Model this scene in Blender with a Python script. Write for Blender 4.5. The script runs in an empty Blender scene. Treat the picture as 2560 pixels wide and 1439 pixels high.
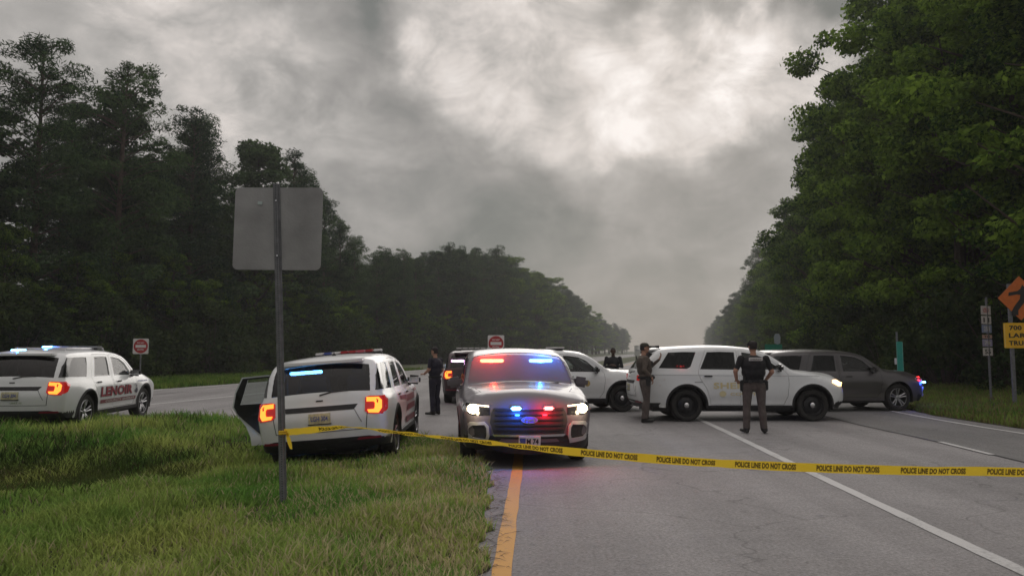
import bpy, bmesh, math, random
import numpy as np
from mathutils import Vector, Matrix, geometry

R = math.radians
SC = bpy.context.scene
COL = SC.collection

# ------------------------------------------------------------------ camera, sky, sun, exposure
PITCH = math.atan(157.5 / 1900)
CAM_H = 1.68
cam_d = bpy.data.cameras.new('camera')
cam = bpy.data.objects.new('camera', cam_d)
COL.objects.link(cam)
cam.location = (0, 0, CAM_H)
cam.rotation_euler = (R(90) + PITCH, 0, 0)
cam_d.sensor_width = 36
cam_d.lens = 1900 / 2560 * 36
cam_d.clip_start = 0.1
cam_d.clip_end = 6000
cam_d.dof.use_dof = True
cam_d.dof.focus_distance = 11.5
cam_d.dof.aperture_fstop = 2.8
SC.camera = cam

SUN_EL, SUN_AZ = 24.0, 12.0          # azimuth to the right of straight ahead
SC.view_settings.view_transform = 'Standard'
SC.view_settings.look = 'None'
SC.view_settings.exposure = 0.0
SC.view_settings.gamma = 1.0
SC.view_settings.use_curve_mapping = False
SC.render.filter_size = 1.9
SC.cycles.max_bounces = 6
SC.cycles.diffuse_bounces = 2
SC.cycles.glossy_bounces = 3
SC.cycles.transmission_bounces = 4
SC.cycles.transparent_max_bounces = 10
SC.cycles.volume_bounces = 0
SC.cycles.volume_step_rate = 4
SC.cycles.use_adaptive_sampling = True
SC.cycles.sample_clamp_indirect = 4


def ray(px, py):
    v = Vector(((px - 1280) / 1900, 1, -(py - 719.5) / 1900))
    c, s = math.cos(PITCH), math.sin(PITCH)
    return Vector((v.x, v.y * c - v.z * s, v.y * s + v.z * c))


def gp(px, py, z=0.0):
    r = ray(px, py)
    t = (z - CAM_H) / r.z
    return Vector((r.x * t, r.y * t, z))


def dp(px, py, depth):
    r = ray(px, py)
    t = depth / r.y
    return Vector((r.x * t, depth, CAM_H + r.z * t))


W = bpy.data.worlds.new('World')
SC.world = W
W.use_nodes = True


def build_world():
    nt = W.node_tree
    N, L = nt.nodes, nt.links
    N.clear()
    out = N.new('ShaderNodeOutputWorld')
    bg = N.new('ShaderNodeBackground')
    bg.inputs['Strength'].default_value = 0.1
    sky = N.new('ShaderNodeTexSky')
    sky.sky_type = 'NISHITA'
    sky.sun_disc = False
    sky.sun_elevation = R(SUN_EL)
    sky.sun_rotation = R(SUN_AZ)
    tc = N.new('ShaderNodeTexCoord')

    def vmath(op, a, b=None):
        n = N.new('ShaderNodeVectorMath'); n.operation = op
        L.new(a, n.inputs[0])
        if b is not None:
            if isinstance(b, tuple): n.inputs[1].default_value = b
            else: L.new(b, n.inputs[1])
        return n

    def math_(op, a, b=None, c=None):
        n = N.new('ShaderNodeMath'); n.operation = op
        for i, v in enumerate((a, b, c)):
            if v is None: continue
            if isinstance(v, (int, float)): n.inputs[i].default_value = v
            else: L.new(v, n.inputs[i])
        return n.outputs[0]
    d = vmath('NORMALIZE', tc.outputs['Generated']).outputs[0]

    def noise(scale, detail, rough, stretch, dist=0.0, off=0.0):
        m = N.new('ShaderNodeMapping'); m.inputs['Scale'].default_value = stretch
        m.inputs['Location'].default_value = (off, off * .7, off * .3)
        L.new(d, m.inputs['Vector'])
        n = N.new('ShaderNodeTexNoise')
        n.inputs['Scale'].default_value = scale
        n.inputs['Detail'].default_value = detail
        n.inputs['Roughness'].default_value = rough
        n.inputs['Distortion'].default_value = dist
        L.new(m.outputs[0], n.inputs['Vector'])
        return n.outputs['Fac']
    n1 = noise(4.6, 6, .55, (1, 1, 1.7), .5, 3.1)
    n2 = noise(13.0, 8, .60, (1, 1, 1.5), .5, 7.7)
    n3 = noise(1.4, 2, .5, (1, 1, 2.0), 0, 1.3)
    # cloud breaks: soft bright regions of the real cloud deck, warped by the noise
    warp = N.new('ShaderNodeTexNoise'); warp.inputs['Scale'].default_value = 6.5
    warp.inputs['Detail'].default_value = 7
    L.new(d, warp.inputs['Vector'])
    w1 = vmath('SUBTRACT', warp.outputs['Color'], (.5, .5, .5)).outputs[0]
    w2 = N.new('ShaderNodeVectorMath'); w2.operation = 'SCALE'
    L.new(w1, w2.inputs[0]); w2.inputs['Scale'].default_value = .27
    dw = vmath('NORMALIZE', vmath('ADD', d, w2.outputs[0]).outputs[0]).outputs[0]
    blobs = [  # px, py, radius deg, amount
        (1690, 260, 4.0, .50), (1900, 190, 3.6, .46), (1270, 150, 5.5, .34), (1150, 200, 3, .18), (1500, 240, 7, .10),
        (1580, 390, 4.5, .14), (1050, 340, 4.5, .12), (600, 110, 6, .20), (470, 190, 4.5, .14), (640, 330, 4.5, .08),
        (1950, 330, 7, .12), (880, 300, 5, .05), (120, 60, 7, .10), (1650, 860, 7, .09), (1300, 90, 5, .08),
        (1080, 30, 8, -.10), (1750, 30, 7, -.13), (480, 45, 4.5, -.08), (1180, 470, 5, -.07), (1740, 470, 5, -.05),
        (1620, 600, 8, -.04), (860, 180, 4, -.07), (1480, 520, 7, -.03), (2250, 60, 8, -.05), (700, 500, 9, .02)]
    tot = None
    for px, py, rad, amt in blobs:
        c = ray(px, py).normalized()
        dt = vmath('DOT_PRODUCT', dw, tuple(c)).outputs['Value']
        mr = N.new('ShaderNodeMapRange'); mr.interpolation_type = 'SMOOTHERSTEP'
        mr.inputs['From Min'].default_value = math.cos(R(rad * 1.9))
        mr.inputs['From Max'].default_value = 1.0
        mr.inputs['To Min'].default_value = 0
        mr.inputs['To Max'].default_value = amt
        L.new(dt, mr.inputs['Value'])
        tot = mr.outputs[0] if tot is None else math_('ADD', tot, mr.outputs[0])
    n4 = noise(8.5, 8, .62, (1, 1, 1.5), .6, 11.3)
    tot = math_('MULTIPLY', tot, math_('MULTIPLY_ADD', n4, 2.3, -.42))
    # texture raises contrast where the deck is bright
    t1 = math_('MULTIPLY_ADD', n1, 1.0, -.5)
    t2 = math_('MULTIPLY_ADD', n2, 1.0, -.5)
    tex = math_('ADD', math_('MULTIPLY', t1, .55), math_('MULTIPLY', t2, .42))
    gain = math_('MULTIPLY_ADD', tot, 2.3, .50)
    val = math_('ADD', math_('ADD', tot, .285), math_('MULTIPLY', tex, gain))
    val = math_('ADD', val, math_('MULTIPLY', math_('SUBTRACT', n3, .5), .12))
    # overcast deck: brighter overhead than near the horizon, behind the frame too
    sep = N.new('ShaderNodeSeparateXYZ'); L.new(d, sep.inputs[0])
    el = N.new('ShaderNodeMapRange'); el.interpolation_type = 'SMOOTHSTEP'
    el.inputs['From Min'].default_value = math.sin(R(27)); el.inputs['From Max'].default_value = math.sin(R(75))
    el.inputs['To Min'].default_value = 0; el.inputs['To Max'].default_value = .56
    L.new(sep.outputs['Z'], el.inputs['Value'])
    val = math_('ADD', val, el.outputs[0])
    val = math_('MAXIMUM', val, .12)
    ramp = N.new('ShaderNodeValToRGB')
    L.new(val, ramp.inputs[0])
    cr = ramp.color_ramp
    cr.interpolation = 'LINEAR'
    pts = [(0.0, (.10, .102, .095)), (.2, (.185, .190, .177)), (.32, (.315, .300, .283)), (.45, (.46, .435, .41)),
           (.65, (.70, .645, .605)), (1.0, (1.0, .94, .90))]
    while len(cr.elements) < len(pts): cr.elements.new(.5)
    for e, (p, c) in zip(cr.elements, pts):
        e.position = p; e.color = (*c, 1)
    mul = N.new('ShaderNodeVectorMath'); mul.operation = 'SCALE'
    L.new(ramp.outputs[0], mul.inputs[0]); mul.inputs['Scale'].default_value = 10.0
    mix = N.new('ShaderNodeMixRGB'); mix.inputs[0].default_value = .97
    L.new(sky.outputs[0], mix.inputs[1]); L.new(mul.outputs[0], mix.inputs[2])
    L.new(mix.outputs[0], bg.inputs['Color'])
    L.new(bg.outputs[0], out.inputs['Surface'])
    W.cycles.sampling_method = 'MANUAL'
    W.cycles.sample_map_resolution = 512


build_world()
sun_d = bpy.data.lights.new('sun', 'SUN')
sun = bpy.data.objects.new('sun', sun_d); COL.objects.link(sun)
sun_d.energy = 0.9
sun_d.angle = R(42)
sun_d.color = (1.0, .95, .89)
sun_dir = Vector((math.sin(R(SUN_AZ)) * math.cos(R(SUN_EL)), math.cos(R(SUN_AZ)) * math.cos(R(SUN_EL)), math.sin(R(SUN_EL))))
sun.rotation_euler = sun_dir.to_track_quat('Z', 'Y').to_euler()

# ------------------------------------------------------------------ materials
MATS = {}


def nodes(name):
    m = bpy.data.materials.new(name); m.use_nodes = True
    nt = m.node_tree
    return m, nt, nt.nodes, nt.links, nt.nodes['Principled BSDF']


def M(name, col=(.5, .5, .5), rough=.6, metal=0, var=0, vscale=8, emit=None, es=0, coat=0, bump=0, bscale=60, spec=None):
    if name in MATS: return MATS[name]
    m, nt, N, L, b = nodes(name)
    b.inputs['Roughness'].default_value = rough
    b.inputs['Metallic'].default_value = metal
    if spec is not None: b.inputs['Specular IOR Level'].default_value = spec
    b.inputs['Coat Weight'].default_value = coat
    b.inputs['Coat Roughness'].default_value = .08
    b.inputs['Base Color'].default_value = (*col, 1)
    tc = N.new('ShaderNodeTexCoord')
    if var:
        n = N.new('ShaderNodeTexNoise'); n.inputs['Scale'].default_value = vscale; n.inputs['Detail'].default_value = 6
        L.new(tc.outputs['Object'], n.inputs['Vector'])
        r = N.new('ShaderNodeValToRGB'); L.new(n.outputs['Fac'], r.inputs[0])
        r.color_ramp.elements[0].position = .3; r.color_ramp.elements[1].position = .7
        r.color_ramp.elements[0].color = (*[c * (1 - var) for c in col], 1)
        r.color_ramp.elements[1].color = (*[min(1, c * (1 + var)) for c in col], 1)
        L.new(r.outputs[0], b.inputs['Base Color'])
    if bump:
        n = N.new('ShaderNodeTexNoise'); n.inputs['Scale'].default_value = bscale; n.inputs['Detail'].default_value = 4
        L.new(tc.outputs['Object'], n.inputs['Vector'])
        bp = N.new('ShaderNodeBump'); bp.inputs['Strength'].default_value = bump; bp.inputs['Distance'].default_value = .02
        L.new(n.outputs['Fac'], bp.inputs['Height']); L.new(bp.outputs[0], b.inputs['Normal'])
    if emit:
        b.inputs['Emission Color'].default_value = (*emit, 1)
        b.inputs['Emission Strength'].default_value = es
    MATS[name] = m
    return m


def paint(name, col, flake=0, dirt=.32, coat=.55):
    """car paint with road film low on the body"""
    if name in MATS: return MATS[name]
    m, nt, N, L, b = nodes(name)
    tc = N.new('ShaderNodeTexCoord')
    sep = N.new('ShaderNodeSeparateXYZ'); L.new(tc.outputs['Object'], sep.inputs[0])
    n = N.new('ShaderNodeTexNoise'); n.inputs['Scale'].default_value = 3.5; n.inputs['Detail'].default_value = 7
    L.new(tc.outputs['Object'], n.inputs['Vector'])
    mr = N.new('ShaderNodeMapRange'); mr.inputs['From Min'].default_value = .25; mr.inputs['From Max'].default_value = .85
    mr.inputs['To Min'].default_value = dirt * 1.9; mr.inputs['To Max'].default_value = dirt * .15
    L.new(sep.outputs['Z'], mr.inputs['Value'])
    mu = N.new('ShaderNodeMath'); mu.operation = 'MULTIPLY'; L.new(mr.outputs[0], mu.inputs[0]); L.new(n.outputs['Fac'], mu.inputs[1])
    mx = N.new('ShaderNodeMixRGB'); L.new(mu.outputs[0], mx.inputs[0])
    mx.inputs[1].default_value = (*col, 1); mx.inputs[2].default_value = (.16, .14, .11, 1)
    L.new(mx.outputs[0], b.inputs['Base Color'])
    b.inputs['Roughness'].default_value = .28
    b.inputs['Metallic'].default_value = flake
    b.inputs['Coat Weight'].default_value = coat
    b.inputs['Coat Roughness'].default_value = .10
    MATS[name] = m
    return m


def glass(name, tint, alpha, rough=.03, dust=0.0):
    """thin tinted window: part clear, part gloss, a film of dust"""
    if name in MATS: return MATS[name]
    m, nt, N, L, b = nodes(name)
    N.remove(b)
    out = N['Material Output']
    tr = N.new('ShaderNodeBsdfTransparent'); tr.inputs[0].default_value = (*[t * alpha for t in tint], 1)
    gl = N.new('ShaderNodeBsdfGlossy'); gl.inputs['Roughness'].default_value = rough; gl.inputs[0].default_value = (.9, .9, .9, 1)
    fr = N.new('ShaderNodeFresnel'); fr.inputs[0].default_value = 1.5
    df = N.new('ShaderNodeBsdfDiffuse'); df.inputs[0].default_value = (.5, .49, .48, 1)
    tl = N.new('ShaderNodeBsdfTranslucent'); tl.inputs[0].default_value = (.6, .59, .6, 1)
    md = N.new('ShaderNodeMixShader'); md.inputs[0].default_value = .5
    L.new(df.outputs[0], md.inputs[1]); L.new(tl.outputs[0], md.inputs[2])
    m0 = N.new('ShaderNodeMixShader'); m0.inputs[0].default_value = dust
    L.new(tr.outputs[0], m0.inputs[1]); L.new(md.outputs[0], m0.inputs[2])
    m1 = N.new('ShaderNodeMixShader'); L.new(fr.outputs[0], m1.inputs[0])
    L.new(m0.outputs[0], m1.inputs[1]); L.new(gl.outputs[0], m1.inputs[2])
    L.new(m1.outputs[0], out.inputs['Surface'])
    MATS[name] = m
    return m


def foliage(name, c1, c2, trans=.25, scale=.35):
    if name in MATS: return MATS[name]
    m, nt, N, L, b = nodes(name)
    N.remove(b)
    out = N['Material Output']
    tc = N.new('ShaderNodeTexCoord'); oi = N.new('ShaderNodeObjectInfo')
    n = N.new('ShaderNodeTexNoise'); n.inputs['Scale'].default_value = scale * 2.4; n.inputs['Detail'].default_value = 5
    L.new(tc.outputs['Object'], n.inputs['Vector'])
    gi = N.new('ShaderNodeNewGeometry')
    ad = N.new('ShaderNodeMath'); ad.operation = 'MULTIPLY_ADD'; L.new(gi.outputs['Random Per Island'], ad.inputs[0])
    ad.inputs[1].default_value = .45; L.new(n.outputs['Fac'], ad.inputs[2])
    a2 = N.new('ShaderNodeMath'); a2.operation = 'MULTIPLY_ADD'; L.new(oi.outputs['Random'], a2.inputs[0])
    a2.inputs[1].default_value = .3; L.new(ad.outputs[0], a2.inputs[2])
    sc = N.new('ShaderNodeMath'); sc.operation = 'MULTIPLY'; L.new(a2.outputs[0], sc.inputs[0]); sc.inputs[1].default_value = .7
    r = N.new('ShaderNodeValToRGB'); L.new(sc.outputs[0], r.inputs[0])
    r.color_ramp.elements[0].position = .44; r.color_ramp.elements[1].position = .86
    r.color_ramp.elements[0].color = (*c1, 1); r.color_ramp.elements[1].color = (*c2, 1)
    df = N.new('ShaderNodeBsdfDiffuse'); L.new(r.outputs[0], df.inputs[0])
    ts = N.new('ShaderNodeBsdfTranslucent'); L.new(r.outputs[0], ts.inputs[0])
    mx = N.new('ShaderNodeMixShader'); mx.inputs[0].default_value = trans
    L.new(df.outputs[0], mx.inputs[1]); L.new(ts.outputs[0], mx.inputs[2])
    L.new(mx.outputs[0], out.inputs['Surface'])
    MATS[name] = m
    return m


def asphalt(name, base, tint=(1, .985, .99), seam=True):
    if name in MATS: return MATS[name]
    m, nt, N, L, b = nodes(name)
    tc = N.new('ShaderNodeTexCoord')
    def noise(s, det, ro=.6):
        n = N.new('ShaderNodeTexNoise'); n.inputs['Scale'].default_value = s; n.inputs['Detail'].default_value = det
        n.inputs['Roughness'].default_value = ro
        L.new(tc.outputs['Object'], n.inputs['Vector']); return n.outputs['Fac']
    def mr(v, a, b_, c, d_):
        x = N.new('ShaderNodeMapRange'); L.new(v, x.inputs['Value'])
        for i, q in zip(('From Min', 'From Max', 'To Min', 'To Max'), (a, b_, c, d_)): x.inputs[i].default_value = q
        return x.outputs[0]
    def mul(a, b_):
        x = N.new('ShaderNodeMath'); x.operation = 'MULTIPLY'; L.new(a, x.inputs[0]); L.new(b_, x.inputs[1]); return x.outputs[0]
    fine = mr(noise(30, 5, .9), .34, .66, .50, 1.50)
    mid = mr(noise(6, 6, .65), .3, .7, .9, 1.1)
    big = mr(noise(.35, 4), .3, .7, .86, 1.14)
    v = mul(mul(fine, mid), big)
    mp = N.new('ShaderNodeMapping'); mp.inputs['Scale'].default_value = (1.1, .045, 1); L.new(tc.outputs['Object'], mp.inputs['Vector'])
    ln_ = N.new('ShaderNodeTexNoise'); ln_.inputs['Scale'].default_value = 1.0; ln_.inputs['Detail'].default_value = 5; L.new(mp.outputs[0], ln_.inputs['Vector'])
    v = mul(v, mr(ln_.outputs['Fac'], .35, .65, .84, 1.12))
    sp_ = N.new('ShaderNodeTexNoise'); sp_.inputs['Scale'].default_value = 2.3; sp_.inputs['Detail'].default_value = 9; sp_.inputs['Roughness'].default_value = .75
    L.new(tc.outputs['Object'], sp_.inputs['Vector'])
    v = mul(v, mr(sp_.outputs['Fac'], .60, .68, 1, .72))
    # cracks
    wv = N.new('ShaderNodeTexNoise'); wv.inputs['Scale'].default_value = 1.3; L.new(tc.outputs['Object'], wv.inputs['Vector'])
    vm = N.new('ShaderNodeVectorMath'); vm.operation = 'ADD'; L.new(tc.outputs['Object'], vm.inputs[0]); L.new(wv.outputs['Color'], vm.inputs[1])
    vo = N.new('ShaderNodeTexVoronoi'); vo.feature = 'DISTANCE_TO_EDGE'; vo.inputs['Scale'].default_value = .33
    L.new(vm.outputs[0], vo.inputs['Vector'])
    ck = mr(vo.outputs['Distance'], 0, .007, .70, 1)
    v = mul(v, ck)
    # long tyre-worn bands along the road
    col = N.new('ShaderNodeVectorMath'); col.operation = 'SCALE'
    col.inputs[0].default_value = [base * t for t in tint]; L.new(v, col.inputs['Scale'])
    L.new(col.outputs[0], b.inputs['Base Color'])
    b.inputs['Roughness'].default_value = .82
    bp = N.new('ShaderNodeBump'); bp.inputs['Strength'].default_value = .5; bp.inputs['Distance'].default_value = .006
    L.new(noise(110, 2), bp.inputs['Height']); L.new(bp.outputs[0], b.inputs['Normal'])
    MATS[name] = m
    return m


def road_paint(name, col):
    if name in MATS: return MATS[name]
    m, nt, N, L, b = nodes(name)
    tc = N.new('ShaderNodeTexCoord')
    n = N.new('ShaderNodeTexNoise'); n.inputs['Scale'].default_value = 24; n.inputs['Detail'].default_value = 8; n.inputs['Roughness'].default_value = .7
    L.new(tc.outputs['Object'], n.inputs['Vector'])
    n2 = N.new('ShaderNodeTexNoise'); n2.inputs['Scale'].default_value = 1.1; n2.inputs['Detail'].default_value = 3
    L.new(tc.outputs['Object'], n2.inputs['Vector'])
    ad = N.new('ShaderNodeMath'); ad.operation = 'ADD'; L.new(n.outputs['Fac'], ad.inputs[0]); L.new(n2.outputs['Fac'], ad.inputs[1])
    r = N.new('ShaderNodeValToRGB'); L.new(ad.outputs[0], r.inputs[0])
    r.color_ramp.elements[0].position = .72 ; r.color_ramp.elements[1].position = .95
    r.color_ramp.elements[0].color = (*[c * .55 + .06 for c in col], 1); r.color_ramp.elements[1].color = (*col, 1)
    L.new(r.outputs[0], b.inputs['Base Color']); b.inputs['Roughness'].default_value = .7
    MATS[name] = m
    return m


WHITE = paint('white_paint', (.78, .80, .82), dirt=.26)
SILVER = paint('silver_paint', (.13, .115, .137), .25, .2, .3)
GREY = paint('charcoal_paint', (.10, .094, .10), .35, .15)
BLACK = M('black_plastic', (.018, .018, .020), .55, var=.3, vscale=20)
GLOSSBLACK = M('gloss_black', (.012, .012, .014), .12, coat=.5)
TYRE = M('tyre_rubber', (.022, .021, .020), .85, var=.3, bump=.3)
DARKSTEEL = M('black_steel', (.025, .025, .027), .4, .4)
ALLOY = M('alloy', (.42, .42, .44), .35, .8, var=.15)
CHROME = M('chrome', (.65, .65, .66), .18, 1.0)
INTERIOR = M('interior_trim', (.022, .022, .025), .8, var=.2)
TINT = glass('privacy_glass', (.20, .20, .24), .12)
CLEAR = glass('window_glass', (.72, .80, .78), .72, .03, .08)
SHIELD = glass('windshield_glass', (.6, .62, .65), .55, .05, .30)
GALV = M('galvanised_steel', (.17, .175, .19), .6, .3, var=.25, vscale=14)
ALUM = M('sign_aluminium', (.31, .31, .315), .55, .45, var=.22, vscale=2.2, bump=.15, bscale=40)
SIGNWHITE = M('sign_white', (.72, .70, .70), .5, var=.06)
SIGNRED = M('sign_red', (.42, .03, .035), .5, var=.1)
SIGNGREEN = M('sign_green', (.02, .25, .17), .45, var=.1)
SIGNORANGE = M('sign_orange', (.62, .15, .02), .5, var=.1)
SIGNYELLOW = M('sign_yellow', (.85, .48, .02), .5, var=.08)
SIGNBLUE = M('sign_blue', (.06, .09, .33), .5)
PRINT = M('black_print', (.02, .018, .018), .6)
MAROON = M('maroon_vinyl', (.20, .012, .03), .4)
GOLD = M('gold_vinyl', (.50, .36, .12), .45)
SKIN = M('skin', (.42, .23, .16), .55, var=.1, vscale=30)
SKINDARK = M('dark_skin', (.07, .038, .026), .5, var=.1, vscale=30)
NAVY = M('navy_cloth', (.018, .016, .030), .85, var=.25, vscale=25, bump=.3, bscale=30)
BLACKCLOTH = M('black_cloth', (.012, .012, .015), .85, var=.25, vscale=25, bump=.3, bscale=30)
TAUPE = M('taupe_cloth', (.10, .082, .076), .9, var=.2, vscale=18, bump=.35, bscale=22)
BROWN = M('brown_cloth', (.13, .105, .088), .9, var=.2, vscale=18, bump=.35, bscale=22)
BOOT = M('boot_leather', (.012, .011, .011), .4)
E_BLUE = M('lit_blue', (.1, .3, 1), .3, emit=(.07, .38, 1.0), es=9)
E_CYAN = M('lit_pale_blue', (.3, .7, 1), .3, emit=(.25, .72, 1.0), es=7)
E_RED = M('lit_red', (1, .05, .02), .3, emit=(1.0, .03, .03), es=6)
E_AMBER = M('lit_amber', (1, .4, .1), .3, emit=(1.0, .62, .25), es=5)
E_HEAD = M('lit_headlight', (1, .9, .7), .3, emit=(1.0, .80, .47), es=14)
E_DRL = M('lit_strip', (1, .9, .7), .3, emit=(1.0, .80, .62), es=1.6)
E_TAIL = M('lit_tail', (1, .3, .05), .3, emit=(1.0, .27, .03), es=2.0)
LENSRED = M('red_lens', (.42, .012, .015), .15, coat=.8, emit=(1, .02, .01), es=.18)
LENSCLEAR = M('clear_lens', (.45, .45, .47), .1, .3, coat=1)
TAPEYEL = M('tape_yellow', (.86, .62, .03), .35, var=.05, vscale=12)
BARK = M('bark', (.07, .052, .042), .95, var=.4, vscale=6, bump=.7, bscale=9)
PINEBARK = M('pine_bark', (.095, .066, .052), .95, var=.4, vscale=6, bump=.7, bscale=9)
F_PINE = foliage('pine_needles', (.015, .042, .024), (.105, .17, .060), .20)
F_OAK = foliage('oak_leaves', (.018, .054, .016), (.26, .39, .060), .38)
F_BUSH = foliage('bush_leaves', (.024, .048, .018), (.075, .10, .030), .2)

# ------------------------------------------------------------------ mesh helpers


def link(name, me, parent=None, mats=None):
    o = bpy.data.objects.new(name, me); COL.objects.link(o)
    if parent is not None: o.parent = parent
    if mats is not None:
        for m in (mats if isinstance(mats, (list, tuple)) else [mats]): me.materials.append(m)
    return o


def mk(name, v, f, mat, parent=None, smooth=False, mi=None, sharp=None):
    me = bpy.data.meshes.new(name)
    me.from_pydata([tuple(p) for p in v], [], [tuple(int(i) for i in q) for q in f])
    if smooth: me.polygons.foreach_set('use_smooth', [True] * len(me.polygons))
    if mi is not None: me.polygons.foreach_set('material_index', list(mi))
    o = link(name, me, parent, mat)
    me.update()
    if sharp: 
        try: me.set_sharp_from_angle(angle=R(sharp))
        except Exception: pass
    return o


class MB:
    """collects simple solids into one mesh"""
    def __init__(s): s.v, s.f = [], []
    def add(s, v, f):
        n = len(s.v); s.v += [tuple(p) for p in v]; s.f += [tuple(i + n for i in q) for q in f]; return s
    def box(s, c, d, rot=None, bev=0):
        x, y, z = [k / 2 for k in d]
        if bev > 0:
            b = bev
            bm = bmesh.new(); bmesh.ops.create_cube(bm, size=1)
            for vv in bm.verts: vv.co = Vector((vv.co.x * d[0], vv.co.y * d[1], vv.co.z * d[2]))
            bmesh.ops.bevel(bm, geom=bm.edges[:], offset=b, segments=2, affect='EDGES')
            V = [vv.co.copy() for vv in bm.verts]; F = [[q.index for q in fc.verts] for fc in bm.faces]; bm.free()
        else:
            V = [Vector(p) for p in ((-x, -y, -z), (x, -y, -z), (x, y, -z), (-x, y, -z), (-x, -y, z), (x, -y, z), (x, y, z), (-x, y, z))]
            F = [(0, 3, 2, 1), (4, 5, 6, 7), (0, 1, 5, 4), (1, 2, 6, 5), (2, 3, 7, 6), (3, 0, 4, 7)]
        if rot is not None: V = [rot @ p for p in V]
        return s.add([p + Vector(c) for p in V], F)
    def tube(s, pts, r, n=8, cap=True):
        pts = [Vector(p) for p in pts]
        rs = r if isinstance(r, (list, tuple)) else [r] * len(pts)
        V, F = [], []
        up = Vector((0, 0, 1))
        for i, p in enumerate(pts):
            t = (pts[min(i + 1, len(pts) - 1)] - pts[max(i - 1, 0)]).normalized()
            a = t.cross(up if abs(t.z) < .95 else Vector((1, 0, 0))).normalized(); b = t.cross(a)
            for k in range(n):
                q = 2 * math.pi * k / n
                V.append(p + (a * math.cos(q) + b * math.sin(q)) * rs[i])
        for i in range(len(pts) - 1):
            for k in range(n):
                k2 = (k + 1) % n
                F.append((i * n + k, i * n + k2, (i + 1) * n + k2, (i + 1) * n + k))
        if cap: F += [tuple(range(n))[::-1], tuple(range((len(pts) - 1) * n, len(pts) * n))]
        return s.add(V, F)
    def lathe(s, prof, c=(0, 0, 0), axis='X', n=32):
        V, F = [], []
        for (a, r) in prof:
            for k in range(n):
                q = 2 * math.pi * k / n
                u, w = r * math.cos(q), r * math.sin(q)
                V.append(Vector((a, u, w)) if axis == 'X' else (Vector((u, w, a)) if axis == 'Z' else Vector((u, a, w))))
        for i in range(len(prof) - 1):
            for k in range(n):
                k2 = (k + 1) % n
                F.append((i * n + k, i * n + k2, (i + 1) * n + k2, (i + 1) * n + k))
        return s.add([p + Vector(c) for p in V], F)
    def build(s, name, mat, parent=None, smooth=False):
        return mk(name, s.v, s.f, mat, parent, smooth, sharp=35 if smooth else None)


def inpoly(P, poly):
    P = np.asarray(P, float); x, y = P[:, 0], P[:, 1]
    r = np.zeros(len(P), bool); n = len(poly)
    for i in range(n):
        x1, y1 = poly[i]; x2, y2 = poly[(i + 1) % n]
        c = ((y1 > y) != (y2 > y))
        if abs(y2 - y1) < 1e-12: continue
        r ^= c & (x < (x2 - x1) * (y - y1) / (y2 - y1) + x1)
    return r


def catmull(pts, step=.05, closed=False):
    pts = [np.array(p, float) for p in pts]; out = []
    n = len(pts)
    for i in range(n if closed else n - 1):
        if closed: p0, p1, p2, p3 = pts[(i - 1) % n], pts[i], pts[(i + 1) % n], pts[(i + 2) % n]
        else: p0, p1, p2, p3 = pts[max(i - 1, 0)], pts[i], pts[i + 1], pts[min(i + 2, n - 1)]
        k = max(1, int(np.linalg.norm(p2 - p1) / step))
        for j in range(k):
            t = j / k
            out.append(.5 * ((2 * p1) + (-p0 + p2) * t + (2 * p0 - 5 * p1 + 4 * p2 - p3) * t * t + (-p0 + 3 * p1 - 3 * p2 + p3) * t ** 3))
    if not closed: out.append(pts[-1])
    return np.array(out)


def dens(poly, step):
    out = []
    n = len(poly)
    for i in range(n):
        a, b = np.array(poly[i], float), np.array(poly[(i + 1) % n], float)
        k = max(1, int(np.linalg.norm(b - a) / step))
        for j in range(k): out.append(a + (b - a) * j / k)
    return [tuple(p) for p in out]


def tri_region(outer, holes=(), grid=.07, extra=None, step=None):
    """constrained triangulation of outer minus holes -> verts (n,2), tris"""
    step = step or grid
    loops = [dens(outer, step)] + [dens(h, step) for h in holes]
    V, E = [], []
    for lp in loops:
        n0 = len(V); V += lp
        E += [(n0 + i, n0 + (i + 1) % len(lp)) for i in range(len(lp))]
    A = np.array(outer)
    mn, mx = A.min(0), A.max(0)
    G = []
    j = 0
    y = mn[1] + grid * .5
    while y < mx[1]:
        x = mn[0] + grid * (.5 if j % 2 else .25)
        while x < mx[0]:
            G.append((x, y)); x += grid
        y += grid * .87; j += 1
    if extra is not None and len(extra): G += [tuple(p) for p in extra]
    if G:
        G = np.array(G)
        ok = inpoly(G, outer)
        for h in holes: ok &= ~inpoly(G, h)
        G = G[ok]
        B = np.array(V)
        if len(G):
            d = np.full(len(G), 9e9)
            for k in range(0, len(B), 200):
                d = np.minimum(d, ((G[:, None, :] - B[None, k:k + 200, :]) ** 2).sum(2).min(1))
            G = G[d > (grid * .3) ** 2] if extra is None else G[d > .008 ** 2]
        V += [tuple(p) for p in G]
    r = geometry.delaunay_2d_cdt([Vector(p) for p in V], E, [], 0, 1e-6)
    vv = np.array([tuple(p) for p in r[0]]); ff = np.array([tuple(f) for f in r[2] if len(f) == 3])
    c = vv[ff].mean(1)
    ok = inpoly(c, loops[0])
    for h in loops[1:]: ok &= ~inpoly(c, h)
    return vv, ff[ok]


def root(name, label, cat, loc=(0, 0, 0), rot=(0, 0, 0), group=None):
    o = bpy.data.objects.new(name, None); COL.objects.link(o)
    o.location = loc; o.rotation_euler = rot; o.empty_display_size = .3
    o['label'] = label; o['category'] = cat
    if group: o['group'] = group
    return o


def tag(o, label=None, cat=None, group=None, kind=None):
    if label: o['label'] = label
    if cat: o['category'] = cat
    if group: o['group'] = group
    if kind: o['kind'] = kind
    return o


TXT = {}


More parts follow.
